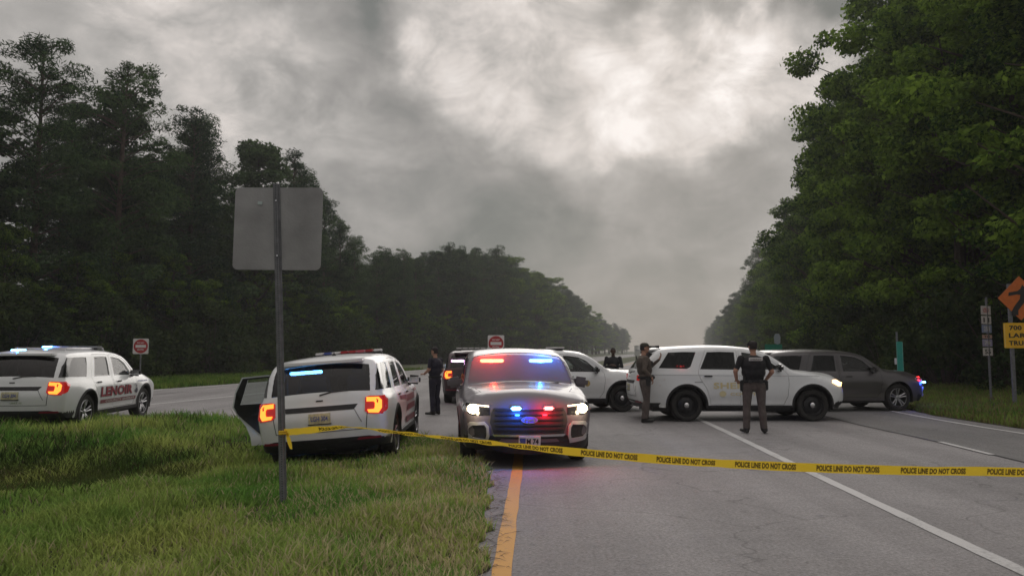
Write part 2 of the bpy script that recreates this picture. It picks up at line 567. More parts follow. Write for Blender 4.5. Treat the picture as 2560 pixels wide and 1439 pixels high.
def text_tris(s, bold=.02):
    """triangulated lettering at unit height, origin at left baseline"""
    if (s, bold) in TXT: return TXT[(s, bold)]
    cu = bpy.data.curves.new('lettering', 'FONT'); cu.body = s; cu.size = 1; cu.offset = bold
    cu.resolution_u = 3; cu.space_character = 1.05
    o = bpy.data.objects.new('lettering', cu); COL.objects.link(o)
    dg = bpy.context.evaluated_depsgraph_get(); dg.update()
    me = o.evaluated_get(dg).to_mesh()
    v = np.array([tuple(p.co)[:2] for p in me.vertices]); f = [tuple(p.vertices) for p in me.polygons]
    o.evaluated_get(dg).to_mesh_clear()
    bpy.data.objects.remove(o); bpy.data.curves.remove(cu)
    w = v[:, 0].max() - v[:, 0].min(); h = v[:, 1].max() - v[:, 1].min()
    v = (v - v.min(0)) / h
    TXT[(s, bold)] = (v, f, w / h)
    return TXT[(s, bold)]


def flat_text(name, s, mat, parent, c, width, height, right=(1, 0, 0), up=(0, 0, 1), off=0.0, bold=.02):
    v, f, asp = text_tris(s, bold)
    rt, u = Vector(right), Vector(up); nrm = rt.cross(u)
    P = [Vector(c) + rt * ((p[0] / asp - .5) * width) + u * ((p[1] - .5) * height) + nrm * off for p in v]
    return mk(name, P, f, mat, parent)


# ------------------------------------------------------------------ ground, road, grass island
rng = np.random.default_rng(7)
island_px = [(-900, 1063), (-300, 1060), (0, 1058), (200, 1054), (350, 1048), (470, 1048), (580, 1050), (700, 1060), (850, 1078), (960, 1085), (1050, 1092),
             (1120, 1108), (1180, 1132), (1215, 1170), (1222, 1215), (1218, 1270), (1214, 1340), (1206, 1439), (1190, 1600), (1100, 2300)]
isl = [tuple(gp(*p)[:2]) for p in island_px]
isl += [(-.45, .8), (-14, .8), (-22, 6)]
_e = catmull(isl[:-3], .12)
_w = .05 * np.sin(_e[:, 1] * 5.3) + .035 * np.sin(_e[:, 1] * 13.7 + 1) + .02 * np.sin(_e[:, 1] * 31)
_e[:, 0] += np.where(_e[:, 0] > -1.5, _w, 0)
ISL = [tuple(p) for p in _e] + isl[-3:]


def bend(d):
    """sideways course of the highway at distance d"""
    d = np.asarray(d, float)
    return np.where(d < 18, .05 * d, .05 * 18 + .05 * (d - 18) + .16 * np.clip(d - 18, 0, None) * np.clip((d - 18) / 30, 0, 1) * .92 + 0)


def far_x(a, d): return a + .21 * d


rr_edge = [gp(2300, 1031), gp(2400, 1043), gp(2480, 1055), gp(2560, 1072)]
right_edge = [(15.5, -20), (13.0, 5), (11.6, 12)] + [(p.x, p.y) for p in reversed(rr_edge)] + [(far_x(6.9, 30), 30), (far_x(6.9, 60), 60), (far_x(6.9, 120), 120), (far_x(6.9, 900), 900)]
median = [(far_x(-6.5, 75), 75), (far_x(-6.5, 900), 900), (far_x(-12, 900), 900), (far_x(-12, 75), 75), (far_x(-9.2, 66), 66)]
left_edge = [(far_x(-22.6, 900), 900), (far_x(-22.6, 120), 120), (far_x(-22.6, 38), 38), (-16.3, 32), (-18.5, 26), (-24, 20), (-40, 12), (-40, -20)]
ROAD = right_edge + left_edge
v, f = tri_region(ROAD, [ISL, median], grid=6, step=4)
road = mk('road', [(p[0], p[1], 0) for p in v], f, asphalt('asphalt_main', .245, (1.02, .985, 1.0)), None)
tag(road, 'grey worn asphalt highway running away between the tree lines', kind='structure')

# ground outside the road
BIG = [(-900, -60), (900, -60), (900, 2500), (-900, 2500)]
v, f = tri_region(BIG, [ROAD], grid=120, step=40)
gm, nt, N, L, b = nodes('forest_floor')
tc = N.new('ShaderNodeTexCoord'); n = N.new('ShaderNodeTexNoise'); n.inputs['Scale'].default_value = .8; n.inputs['Detail'].default_value = 8
L.new(tc.outputs['Object'], n.inputs['Vector'])
cr = N.new('ShaderNodeValToRGB'); L.new(n.outputs['Fac'], cr.inputs[0])
cr.color_ramp.elements[0].position = .35; cr.color_ramp.elements[1].position = .65
cr.color_ramp.elements[0].color = (.045, .055, .022, 1); cr.color_ramp.elements[1].color = (.085, .10, .035, 1)
L.new(cr.outputs[0], b.inputs['Base Color']); b.inputs['Roughness'].default_value = 1
ground = mk('ground', [(p[0], p[1], -.004) for p in v], f, gm, None)
tag(ground, 'grassy ground on both sides of the highway under the trees', kind='structure')
v, f = tri_region(median, [], grid=30, step=15)
tag(mk('median', [(p[0], p[1], .01) for p in v], f, gm), 'grass strip between the two carriageways', kind='structure')

# darker right lane (newer asphalt past the seam)
dash = [gp(2350, 1105), gp(2480, 1137)]
def lane_x(x0, y0, y): return x0 + float(bend(y) - bend(y0))
seam_pts = [(7.25, 3.5), (7.5, 7), (7.72, 11), (7.9, 14.5), (7.95, 18), (8.3, 22), (9.2, 27), (11, 36), (far_x(3.3, 60), 60), (far_x(3.3, 900), 900)]
seam = catmull(seam_pts[:-1], 1.0)
seam = np.vstack([seam, seam_pts[-1]])
lane_poly = [tuple(p) for p in seam] + [(p[0] - .02, p[1]) for p in reversed(right_edge[1:])]
lane_poly[-1] = (12.9, 3.5)
v, f = tri_region(lane_poly, [], grid=5, step=3)
lane = mk('right_lane_pavement', [(p[0], p[1], .004) for p in v], f, asphalt('asphalt_lane', .175), road)


def ribbon(name, pts, w, z, mat, parent, jit=.0, step=.5):
    c = catmull(pts, step) if len(pts) > 2 else np.array(dens([pts[0], pts[1]], step)[:max(2, int(np.linalg.norm(np.subtract(pts[1], pts[0])) / step))] + [pts[1]])
    V, F = [], []
    for i, p in enumerate(c):
        t = c[min(i + 1, len(c) - 1)] - c[max(i - 1, 0)]; t = t / np.linalg.norm(t); nn = np.array([t[1], -t[0]])
        a, b_ = w / 2 + rng.uniform(-jit, jit), w / 2 + rng.uniform(-jit, jit)
        V += [(p[0] - nn[0] * a, p[1] - nn[1] * a, z), (p[0] + nn[0] * b_, p[1] + nn[1] * b_, z)]
    for i in range(len(c) - 1): F.append((2 * i, 2 * i + 1, 2 * i + 3, 2 * i + 2))
    return mk(name, V, F, mat, parent)


P_YEL = road_paint('road_yellow', (.60, .31, .05)); P_WHT = road_paint('road_white', (.56, .56, .56))
TAR = M('tar_seam', (.045, .045, .05), .6, var=.3, vscale=3)
yl = [tuple(gp(x, y)[:2]) for x, y in ((1225, 1530), (1252, 1439), (1275, 1290), (1294, 1165))] + [(.18, 16), (.35, 26), (1.0, 36), (far_x(-5.6, 60), 60), (far_x(-5.6, 300), 300)]
ribbon('edge_line', yl, .15, .006, P_YEL, road, .006, .25)
wl = [tuple(gp(x, y)[:2]) for x, y in ((2640, 1465), (2540, 1420), (2200, 1262), (1990, 1163), (1760, 1053))] + [(4.75, 24), (5.4, 30), (7.2, 40), (far_x(-1.2, 70), 70)]
ribbon('lane_line', wl, .145, .006, P_WHT, road, .006, .25)
ribbon('lane_dash', [tuple(dash[0][:2]), tuple(dash[1][:2])], .11, .0135, P_WHT, road, .004)
for k in range(8):
    y0 = 40 + k * 12; ribbon('lane_dash', [(far_x(3.3, y0) if y0 > 55 else far_x(3.3, y0), y0), (far_x(3.3, y0 + 3), y0 + 3)], .12, .0135, P_WHT, road)
ribbon('tar_seam', [(p[0] - .0, p[1]) for p in seam[:24]], .05, .0095, TAR, road, .018)
ribbon('edge_line', [(10.35, 10), (10.45, 14), (10.4, 18), (10.7, 22), (11.5, 27), (far_x(6.3, 45), 45), (far_x(6.3, 200), 200)], .12, .0105, P_WHT, road, .005)
# opposite carriageway lines
ribbon('edge_line', [tuple(gp(x, y)[:2]) for x, y in ((250, 1021), (380, 1010), (560, 992), (700, 978))] + [(far_x(-15.5, 60), 60), (far_x(-15.5, 200), 200)], .14, .006, P_WHT, road)
ribbon('edge_line', [(-21, 26), (-15.6, 33.5), (far_x(-22.1, 44), 44), (far_x(-22.1, 200), 200)], .14, .006, P_WHT, road)
ribbon('tar_seam', [tuple(gp(x, y)[:2]) for x, y in ((300, 995), (420, 983), (560, 972))], .05, .005, TAR, road, .02)

# --- the grass island: uneven, sinking into a swale on the left
from mathutils import noise as mn


def isl_h(x, y):
    x = np.asarray(x, float); y = np.asarray(y, float)
    P = np.stack([x, y], 1); B = np.array(dens(ISL, .3))
    d = np.full(len(P), 9e9)
    for k in range(0, len(B), 60):
        d = np.minimum(d, ((P[:, None, :] - B[None, k:k + 60, :]) ** 2).sum(2).min(1))
    d = np.sqrt(d)
    e = np.clip(d / 1.3, 0, 1); e = e * e * (3 - 2 * e)
    sw = -.62 * np.exp(-(((x + 8.4) / 3.3) ** 2 + ((y - 10.9) / 1.9) ** 2)) + .10 * np.exp(-(((x + 5) / 2.5) ** 2 + ((y - 8.2) / 1.0) ** 2))
    crest = .13 * np.exp(-((y - 14.6) / 2.0) ** 2) * np.clip((-x - 5.0) / 3, 0, 1)
    dipc = -.10 * np.exp(-(((x + 4.2) / 1.3) ** 2 + ((y - 13.2) / 2.6) ** 2))
    ns = .035 * np.sin(x * 1.7 + y * .9) * np.cos(y * 1.3 - x * .5) + .02 * np.sin(x * 4.1) * np.sin(y * 3.7)
    return e * (.045 + sw + crest + dipc + ns) + .004 * e


v, f = tri_region(ISL, [], grid=.3, step=.3)
h = isl_h(v[:, 0], v[:, 1])
soil = M('soil', (.045, .042, .022), 1, var=.5, vscale=5)
isl_o = mk('grass_island', np.column_stack([v, h]), f, soil, None, True)
tag(isl_o, 'grassy verge between the carriageways in the foreground', kind='structure')


def grass_mat(name, c_a, c_b, straw):
    m, nt, N, L, b = nodes(name)
    N.remove(b); out = N['Material Output']
    tc = N.new('ShaderNodeTexCoord'); g = N.new('ShaderNodeNewGeometry')
    n = N.new('ShaderNodeTexNoise'); n.inputs['Scale'].default_value = .55; n.inputs['Detail'].default_value = 5
    L.new(tc.outputs['Object'], n.inputs['Vector'])
    r = N.new('ShaderNodeValToRGB'); L.new(n.outputs['Fac'], r.inputs[0])
    r.color_ramp.elements[0].position = .38; r.color_ramp.elements[1].position = .62
    r.color_ramp.elements[0].color = (*c_a, 1); r.color_ramp.elements[1].color = (*c_b, 1)
    # straw-coloured blades, more of them towards the road
    sep = N.new('ShaderNodeSeparateXYZ'); L.new(tc.outputs['Object'], sep.inputs[0])
    mr = N.new('ShaderNodeMapRange'); mr.inputs['From Min'].default_value = -3.5; mr.inputs['From Max'].default_value = -.6
    mr.inputs['To Min'].default_value = .05; mr.inputs['To Max'].default_value = .50; L.new(sep.outputs['X'], mr.inputs['Value'])
    n2 = N.new('ShaderNodeTexNoise'); n2.inputs['Scale'].default_value = 1.6; n2.inputs['Detail'].default_value = 4
    L.new(tc.outputs['Object'], n2.inputs['Vector'])
    m2 = N.new('ShaderNodeMath'); m2.operation = 'MULTIPLY_ADD'; L.new(n2.outputs['Fac'], m2.inputs[0]); m2.inputs[1].default_value = .5; m2.inputs[2].default_value = -.25
    a = N.new('ShaderNodeMath'); a.operation = 'ADD'; L.new(mr.outputs[0], a.inputs[0]); L.new(m2.outputs[0], a.inputs[1])
    lt = N.new('ShaderNodeMath'); lt.operation = 'LESS_THAN'; L.new(g.outputs['Random Per Island'], lt.inputs[0]); L.new(a.outputs[0], lt.inputs[1])
    mx = N.new('ShaderNodeMixRGB'); L.new(lt.outputs[0], mx.inputs[0]); L.new(r.outputs[0], mx.inputs[1]); mx.inputs[2].default_value = (*straw, 1)
    hs = N.new('ShaderNodeHueSaturation'); L.new(mx.outputs[0], hs.inputs['Color'])
    vr = N.new('ShaderNodeMapRange'); vr.inputs['To Min'].default_value = .6; vr.inputs['To Max'].default_value = 1.45; L.new(g.outputs['Random Per Island'], vr.inputs['Value'])
    L.new(vr.outputs[0], hs.inputs['Value'])
    df = N.new('ShaderNodeBsdfDiffuse'); L.new(hs.outputs[0], df.inputs[0])
    ts = N.new('ShaderNodeBsdfTranslucent'); L.new(hs.outputs[0], ts.inputs[0])
    ms = N.new('ShaderNodeMixShader'); ms.inputs[0].default_value = .35; L.new(df.outputs[0], ms.inputs[1]); L.new(ts.outputs[0], ms.inputs[2])
    L.new(ms.outputs[0], out.inputs['Surface'])
    return m


def blades(name, X, Y, Z, H, Wd, mat, lean=.5, seg=3, flat=0):
    n = len(X)
    az = rng.uniform(0, 2 * math.pi, n); ln = rng.uniform(.15, 1, n) * lean * H
    dx, dy = np.cos(az) * ln, np.sin(az) * ln
    wa = az + math.pi / 2 + rng.uniform(-.8, .8, n)
    wx, wy = np.cos(wa) * Wd / 2, np.sin(wa) * Wd / 2
    ts = [0, .45, .8, 1.0][:seg + 1] if seg == 3 else [0, .55, 1]
    rows = []
    for t in ts:
        cx = X + dx * t ** 2; cy = Y + dy * t ** 2; cz = Z + H * (t - .25 * lean * t * t)
        k = 1 - t ** 2 * .95
        if t < 1:
            rows.append(np.column_stack([cx - wx * k, cy - wy * k, cz])); rows.append(np.column_stack([cx + wx * k, cy + wy * k, cz]))
        else: rows.append(np.column_stack([cx, cy, cz]))
    nv = len(rows)
    V = np.stack(rows, 1).reshape(-1, 3)
    base = (np.arange(n) * nv)[:, None]
    loops, sizes = [], []
    q = (nv - 1) // 2
    parts = []
    for i in range(q - 1): parts.append(base + np.array([[2 * i, 2 * i + 1, 2 * i + 3, 2 * i + 2]]))
    tri = base + np.array([[nv - 3, nv - 2, nv - 1]])
    quads = np.concatenate(parts, 0) if parts else np.zeros((0, 4), int)
    me = bpy.data.meshes.new(name)
    me.vertices.add(len(V)); me.vertices.foreach_set('co', V.ravel())
    lv = np.concatenate([quads.ravel(), tri.ravel()])
    me.loops.add(len(lv)); me.loops.foreach_set('vertex_index', lv.astype(np.int32))
    tot = np.concatenate([np.full(len(quads), 4), np.full(len(tri), 3)])
    st = np.concatenate([[0], np.cumsum(tot)[:-1]])
    me.polygons.add(len(tot)); me.polygons.foreach_set('loop_start', st.astype(np.int32))
    try: me.polygons.foreach_set('loop_total', tot.astype(np.int32))
    except Exception: pass
    me.update(calc_edges=True)
    return link(name, me, None, mat)


G1 = grass_mat('grass_blades', (.12, .26, .05), (.36, .42, .12), (.68, .60, .36))


def scatter_island():
    X, Y = [], []
    # candidate points, density falling with distance
    for d0, d1, den in ((4.6, 7.5, 2300), (7.5, 10.5, 1500), (10.5, 14, 850), (14, 18.6, 450)):
        w0 = -.74 * d1 - .5
        n = int((d1 - d0) * (-w0 + .4) * den)
        x = rng.uniform(w0, .4, n); y = rng.uniform(d0, d1, n)
        k = x > -.72 * y - .6
        X.append(x[k]); Y.append(y[k])
    X = np.concatenate(X); Y = np.concatenate(Y)
    ok = inpoly(np.column_stack([X, Y]), ISL)
    return X[ok], Y[ok]


X, Y = scatter_island()
# keep the tyre/under-car area shorter
cl = np.sin(X * 2.3 + np.sin(Y * 1.9)) * np.cos(Y * 2.1 + .6 * np.sin(X * 3)) * .5 + .5
H = (.075 + .115 * cl ** 1.5) * rng.uniform(.45, 1.6, len(X))
H *= np.where(Y > 10, 1.15, 1.0)
H *= np.where((X > -4.1) & (X < -1.7) & (Y > 11.3), .55, 1)
crest = (Y > 13) & (X < -5.5); H = np.where(crest, H * 1.25, H)
Wd = .006 + .0008 * Y + rng.uniform(0, .008, len(X))
g = blades('grass', X, Y, isl_h(X, Y) - .01, H, Wd, G1, .8)
tag(g, 'tall green and straw coloured grass covering the foreground verge', kind='stuff')
# weeds standing above the grass along the crest
k = 900
X = rng.uniform(-13, -3.0, k); Y = 16.2 + rng.normal(0, .9, k) + (X + 8) * .08
ok = inpoly(np.column_stack([X, Y]), ISL); X, Y = X[ok], Y[ok]
cl = (np.sin(X * 2.6 + 1) > .2); X, Y = X[cl], Y[cl]
G2 = grass_mat('weed_blades', (.07, .12, .03), (.14, .17, .05), (.26, .23, .12))
g = blades('weeds', X, Y, isl_h(X, Y), rng.uniform(.2, .42, len(X)), np.full(len(X), .03), G2, .5)
tag(g, 'taller weeds sticking up along the back crest of the verge', kind='stuff')
n = 26000
X = rng.normal(-8.4, 2.0, n); Y = rng.normal(11.0, 1.2, n)
ok = inpoly(np.column_stack([X, Y]), ISL) & (X < -4.4); X, Y = X[ok], Y[ok]; n = len(X)
G5 = grass_mat('ditch_blades', (.035, .07, .02), (.10, .12, .035), (.14, .10, .06))
g = blades('ditch_weeds', X, Y, isl_h(X, Y), rng.uniform(.10, .30, n), rng.uniform(.012, .03, n), G5, .9)
tag(g, 'darker tangled weeds in the shallow dip at the left of the verge', kind='stuff')
# runners and dead litter spilling on the asphalt at the verge edge
edge = catmull([tuple(gp(x, y)[:2]) for x, y in ((1225, 1180), (1228, 1240), (1222, 1300), (1214, 1380), (1205, 1460))], .02)
n = 170
ii = rng.integers(0, len(edge), n)
X = edge[ii, 0] + rng.normal(.03, .06, n); Y = edge[ii, 1] + rng.normal(0, .05, n)
G3 = M('grass_litter', (.055, .04, .028), 1, var=.5, vscale=9)
V, F = [], []
for x, y in zip(X, Y):
    a = rng.uniform(-1.3, 1.3); l = rng.uniform(.03, .20); z = .007
    dx, dy = math.cos(a) * l, math.sin(a) * l; i0 = len(V)
    V += [(x, y - .005, z), (x + dx * .5, y + dy * .5 - .004, z + .012), (x + dx, y + dy, z), (x + dx * .5, y + dy * .5 + .006, z + .014)]
    F.append((i0, i0 + 1, i0 + 2, i0 + 3))
tag(mk('grass_litter', V, F, G3), 'dark dry runners and litter lying on the asphalt beside the verge', kind='stuff')

# right verge: sheet + blades
rv = [tuple(p) for p in right_edge[2:8]] + [(far_x(6.9, 60), 60)] + [(32, 60), (24, 30), (20, 12)]
def rvh(x, y):
    return np.clip((x - np.interp(y, [12, 16.4, 20, 30, 60], [11.6, 11.0, 10.95, 13.2, 19.5])) * .07, .0, .5) + .01
n = 42000
Y = 12.5 + 26 * rng.uniform(0, 1, n) ** 1.3; X = np.interp(Y, [12, 16.4, 20, 30, 60], [11.6, 11.0, 10.95, 13.2, 19.5]) + .05 + rng.uniform(0, 1, n) ** 1.3 * 8
v, f = tri_region([(11.62, 12), (11.02, 16.4), (10.97, 20), (13.25, 30), (19.6, 60), (36, 60), (26, 30), (22, 12)], [], grid=1.2, step=1.2)
rvo = mk('right_verge', np.column_stack([v, rvh(v[:, 0], v[:, 1])]), f, soil, None, True)
tag(rvo, 'low grassy bank on the right beside the road', kind='structure')
G4 = grass_mat('verge_grass', (.08, .16, .03), (.17, .24, .05), (.24, .22, .09))
g = blades('verge_grass', X, Y, rvh(X, Y) - .01, rng.uniform(.06, .22, n), .014 + .0009 * Y, G4, .7, seg=2)
tag(g, 'green grass on the bank along the right edge of the road', kind='stuff')
# left verge far side
n = 26000
Y = 30 + 40 * rng.uniform(0, 1, n) ** 1.5; X = far_x(-22.6, Y) - .1 - rng.uniform(0, 1, n) ** 1.2 * 12
g = blades('far_verge_grass', X, Y, np.zeros(n), rng.uniform(.1, .35, n), np.full(n, .05), G4, .7, seg=2)
tag(g, 'grass strip below the tree line on the far left side', kind='stuff')

# ------------------------------------------------------------------ trees
def leaves_mesh(name, C, Rad, cnt, size, mat, rg, needle=False, up=.3):
    """small leaf faces spread through many clumps (C centres, Rad (n,3) radii)"""
    idx = np.repeat(np.arange(len(C)), cnt)
    n = len(idx)
    d = rg.normal(size=(n, 3)); d /= np.linalg.norm(d, axis=1)[:, None]
    r = rg.uniform(.25, 1, n) ** .5 * rg.uniform(.75, 1.12, n)
    P = C[idx] + d * Rad[idx] * r[:, None]
    nrm = d * .6 + rg.normal(size=(n, 3)) * .6 + np.array([0, 0, up]); nrm /= np.linalg.norm(nrm, axis=1)[:, None]
    t = np.cross(nrm, rg.normal(size=(n, 3))); t /= np.linalg.norm(t, axis=1)[:, None]
    bt = np.cross(nrm, t)
    s = size * rg.uniform(.6, 1.3, n)[:, None]
    w = (.22 if needle else .62)
    V = np.stack([P - t * s * .5, P + bt * s * w * .5, P + t * s * .6, P - bt * s * w * .5], 1).reshape(-1, 3)
    me = bpy.data.meshes.new(name)
    me.vertices.add(len(V)); me.vertices.foreach_set('co', V.ravel())
    me.loops.add(n * 4); me.loops.foreach_set('vertex_index', np.arange(n * 4, dtype=np.int32))
    me.polygons.add(n); me.polygons.foreach_set('loop_start', (np.arange(n) * 4).astype(np.int32))
    try: me.polygons.foreach_set('loop_total', np.full(n, 4, np.int32))
    except Exception: pass
    me.update(calc_edges=True); me.materials.append(mat)
    return me


def make_pine(seed, h=21., cr=3.2, base=.30, nc=84, leaf=.30, per=250, lowbush=True):
    rg = np.random.default_rng(seed)
    mb = MB()
    lean = rg.normal(0, .25, 2)
    tp = [(lean[0] * k * k, lean[1] * k * k, h * k) for k in np.linspace(0, .96, 9)]
    mb.tube(tp, [.24 * (1 - .86 * k) + .02 for k in np.linspace(0, 1, 9)], 8)
    C, Rd = [], []
    for i in range(nc):
        k = base + (1 - base) * (i + .5) / nc + rg.normal(0, .03)
        k = min(k, .985)
        prof = math.sin(min(1, (1 - k) / (1 - base) * 1.25 + .12) * math.pi * .62) ** .8
        rr = cr * prof * rg.uniform(.2, 1.12)
        a = i * 2.4 + rg.normal(0, .5)
        z = h * k + rg.normal(0, .3)
        tx, ty = lean[0] * k * k, lean[1] * k * k
        c = (tx + rr * math.cos(a), ty + rr * math.sin(a), z)
        mb.tube([(tx, ty, z - rr * .30 - .3), (tx + .55 * rr * math.cos(a), ty + .55 * rr * math.sin(a), z - .22 * rr * .5), c], [.055, .035, .012], 4)
        C.append(c); q = rg.uniform(.55, 1.15) * (.55 + .5 * prof)
        Rd.append((q * 1.1, q * 1.1, q * rg.uniform(.6, .95)))
    C.append((lean[0], lean[1], h * .985)); Rd.append((.5, .5, .9))
    for k in range(5):      # dead stubs on the bare trunk
        z = h * rg.uniform(.12, base); a = rg.uniform(0, 6.28); l = rg.uniform(.5, 1.6)
        mb.tube([(0, 0, z), (l * math.cos(a), l * math.sin(a), z + .2 * l)], [.035, .01], 4)
    tr = mb.build('trunk', PINEBARK, None, True)
    Rd = np.array(Rd); cnt = np.maximum(60, (per * (Rd[:, 0] / .9) ** 1.6)).astype(int)
    cm = leaves_mesh('crown', np.array(C), Rd, cnt, leaf, F_PINE, rg, True, .5)
    return tr.data, cm, tr


def make_oak(seed, h=19., cr=4.6, base=.12, nc=130, leaf=.205, per=330, mat=None):
    rg = np.random.default_rng(seed)
    mb = MB()
    mb.tube([(0, 0, 0), (.1, .05, h * .2), (-.1, .12, h * .45), (.1, 0, h * .7), (0, 0, h * .93)], [.30, .25, .18, .10, .02], 9)
    C, Rd = [], []
    limbs = []
    for i in range(11):
        z0 = h * rg.uniform(.15, .7); a = i * 2.1 + rg.normal(0, .4)
        k = z0 / h
        L_ = cr * rg.uniform(.6, 1.05) * (1.15 - .55 * k)
        e = (L_ * math.cos(a), L_ * math.sin(a), z0 + L_ * rg.uniform(.25, .8))
        mb.tube([(0, 0, z0), (e[0] * .5, e[1] * .5, z0 + (e[2] - z0) * .35), e], [.10, .06, .02], 5); limbs.append(e)
    for i in range(nc):
        k = base + (1 - base) * rg.uniform(0, 1) ** .85
        prof = (math.sin(math.pi * min(.97, max(.08, .16 + .80 * (k - base) / (1 - base)))) ** .6)
        # lobes: some directions reach out further than others
        a = rg.uniform(0, 6.283)
        lobe = .74 + .32 * math.sin(a * 3 + k * 11 + seed) + .20 * math.sin(a * 5 - k * 19)
        rr = cr * prof * lobe * rg.uniform(.45, 1.0) ** .6
        C.append((rr * math.cos(a), rr * math.sin(a), h * k * .97 + rg.normal(0, .2)))
        q = rg.uniform(.35, 1.1); Rd.append((q * 1.15, q * 1.15, q * .6))
        if i % 3 == 0:
            mb.tube([(0, 0, C[-1][2] - rr * .6), (C[-1][0] * .6, C[-1][1] * .6, C[-1][2] - rr * .2), C[-1]], [.05, .03, .008], 4)
    tr = mb.build('trunk', BARK, None, True)
    Rd = np.array(Rd); cnt = np.maximum(50, per * (Rd[:, 0] / .9) ** 1.7).astype(int)
    cm = leaves_mesh('crown', np.array(C), Rd, cnt, leaf, mat or F_OAK, rg, False, .35)
    return tr.data, cm, tr


def make_bush(seed, h=3., r=1.8, nc=26, leaf=.16):
    rg = np.random.default_rng(seed); C, Rd = [], []; mb = MB()
    for i in range(nc):
        a = rg.uniform(0, 6.28); k = rg.uniform(.05, 1) ; rr = r * math.sqrt(1 - k * .75) * rg.uniform(.3, 1)
        c = (rr * math.cos(a), rr * math.sin(a), h * k * .9); C.append(c); q = rg.uniform(.4, .8); Rd.append((q, q, q * .75))
        mb.tube([(c[0] * .15, c[1] * .15, 0), (c[0] * .6, c[1] * .6, c[2] * .6), c], [.03, .02, .006], 4)
    st = mb.build('stem', BARK, None, True)
    cm = leaves_mesh('foliage', np.array(C), np.array(Rd), 150, leaf, F_BUSH, rg, False, .3)
    return st.data, cm, st


PINES = [make_pine(11), make_pine(12, 21, 2.8, .40, 74), make_pine(13, 21, 3.5, .20, 110), make_pine(14, 21, 3.0, .15, 110), make_oak(25, 21, 4.2, .12, 130, .27, 200, F_PINE), make_oak(26, 21, 3.6, .22, 105, .27, 200, F_PINE)]
OAKS = [make_oak(21), make_oak(22, 19, 5.0, .08, 140), make_oak(23, 19, 4.0, .15, 110), make_oak(24, 19, 4.4, .05, 130)]
BUSHES = [make_bush(31), make_bush(32, 3.4, 2.2, 34), make_bush(33, 2.2, 1.6, 20)]
for P_ in PINES + OAKS + BUSHES:       # keep only the mesh data of the patterns
    bpy.data.objects.remove(P_[2])


def put_tree(kind, name, parts, x, y, s, rz, label, group, cat='tree', sz=None, z=0):
    o = root(name, label, cat, (x, y, z), (0, 0, rz), group)
    o.scale = (s, s, sz or s)
    for nm, me in zip(parts, kind[:2]):
        c = bpy.data.objects.new(nm, me); COL.objects.link(c); c.parent = o
    return o


rt = random.Random(5)


def where_l(d_):
    return ', behind the far left car' if d_ < 42 else ', behind the red and white sign' if d_ < 50 else ', left of the open car door' if d_ < 60 else ', behind the blank sign post' if d_ < 74 else ', right of the blank sign' if d_ < 95 else ', behind the officer in navy' if d_ < 118 else ', above the silver SUV'


def where_r(d_):
    return ', beside the orange sign' if d_ < 25 else ', beside the route plates' if d_ < 29 else ', beside the green marker' if d_ < 36 else ', behind the grey car' if d_ < 48 else ', behind the officer in the vest' if d_ < 72 else ', far down the highway'


HL = ([30, 40, 48, 60, 80, 90, 105, 125, 150, 171, 215, 270, 360, 900], [17.2, 18.8, 20.6, 21.4, 20.2, 15.8, 16.4, 19.4, 22.0, 24.0, 24, 22.5, 19, 18])
tri_lab = {0: 'tall dark pine, left wood front row,',
           1: 'dark pine, left wood second row,',
           2: 'dark tree deep in the left wood,'}
d = 36.0; k = 0
while d < 150:
    for row in range(3):
        if row == 2 and d < 60: continue
        a = -38.0 - row * 5.5 + rt.uniform(-1.4, 1.4)
        dd = d + rt.uniform(-1.6, 1.6) + row * 1.5
        hh = np.interp(dd, *HL) * (1 if row == 0 else rt.uniform(.82, .94)) * (rt.uniform(.96, 1.03) if dd < 82 else rt.uniform(.86, 1.0))
        if dd < 38 and row == 0: hh *= .93
        kind = PINES[(k * 5 + row * 3 + int(rt.random() * 2)) % 6]
        if row == 0 and 84 < dd < 110: kind = PINES[3]
        lab = tri_lab[row] + (' behind the left car' if dd < 50 else ' above the red and white sign' if dd < 62 else ' left of the blank sign' if dd < 80 else ' right of the blank sign' if dd < 112 else ' far down the highway')
        put_tree(kind, 'pine_tree', ('trunk', 'crown'), far_x(a, dd), dd, hh / 21 * (1.12 if row == 0 else 1.15), rt.uniform(0, 6.28), lab, 'trees of the left wood', sz=hh / 21)
        k += 1
    d += 4.6
# broadleaf understorey below the pines on the left
d = 37.0
while d < 130:
    for row in range(2):
        dd = d + rt.uniform(-1, 1)
        put_tree(OAKS[k % 4], 'broadleaf_tree', ('trunk', 'crown'), far_x(-35.8 - row * 8 + rt.uniform(-.8, .8), dd), dd, rt.uniform(.42, .60) * .9, rt.uniform(0, 6.28),
                 ('small broadleaf tree below the left pines' if row == 0 else 'small broadleaf tree between the left pine trunks') + where_l(dd), 'small trees under the left pines', sz=rt.uniform(.38, .55))
        k += 1
    d += 4.2 if d < 80 else 6.5
# far part of both woods
d = 152.0
while d < 620:
    for row in range(2):
        dd = d + rt.uniform(-2, 2); hh = np.interp(dd, *HL) * rt.uniform(.9, 1.04)
        put_tree(PINES[k % 4] if k % 3 else OAKS[k % 4], 'far_tree', ('trunk', 'crown'), far_x(-37.0 - row * 7, dd) + rt.uniform(-1.5, 1.5), dd, hh / (21 if k % 3 else 19) * 1.35, rt.uniform(0, 6.28),
                 'hazy far tree of the left wood' + (', left of the silver SUV roof' if dd < 200 else ', above the silver SUV roof' if dd < 280 else ', right of the silver SUV roof' if dd < 400 else ', near the vanishing point'), 'far trees of the left wood', sz=hh / (21 if k % 3 else 19))
        k += 1
    d += 9 if d < 300 else 22


def a_r(d): return np.interp(d, [20, 42, 82, 132, 378, 900], [14.0, 13.4, 15.2, 18.6, 26.5, 33])


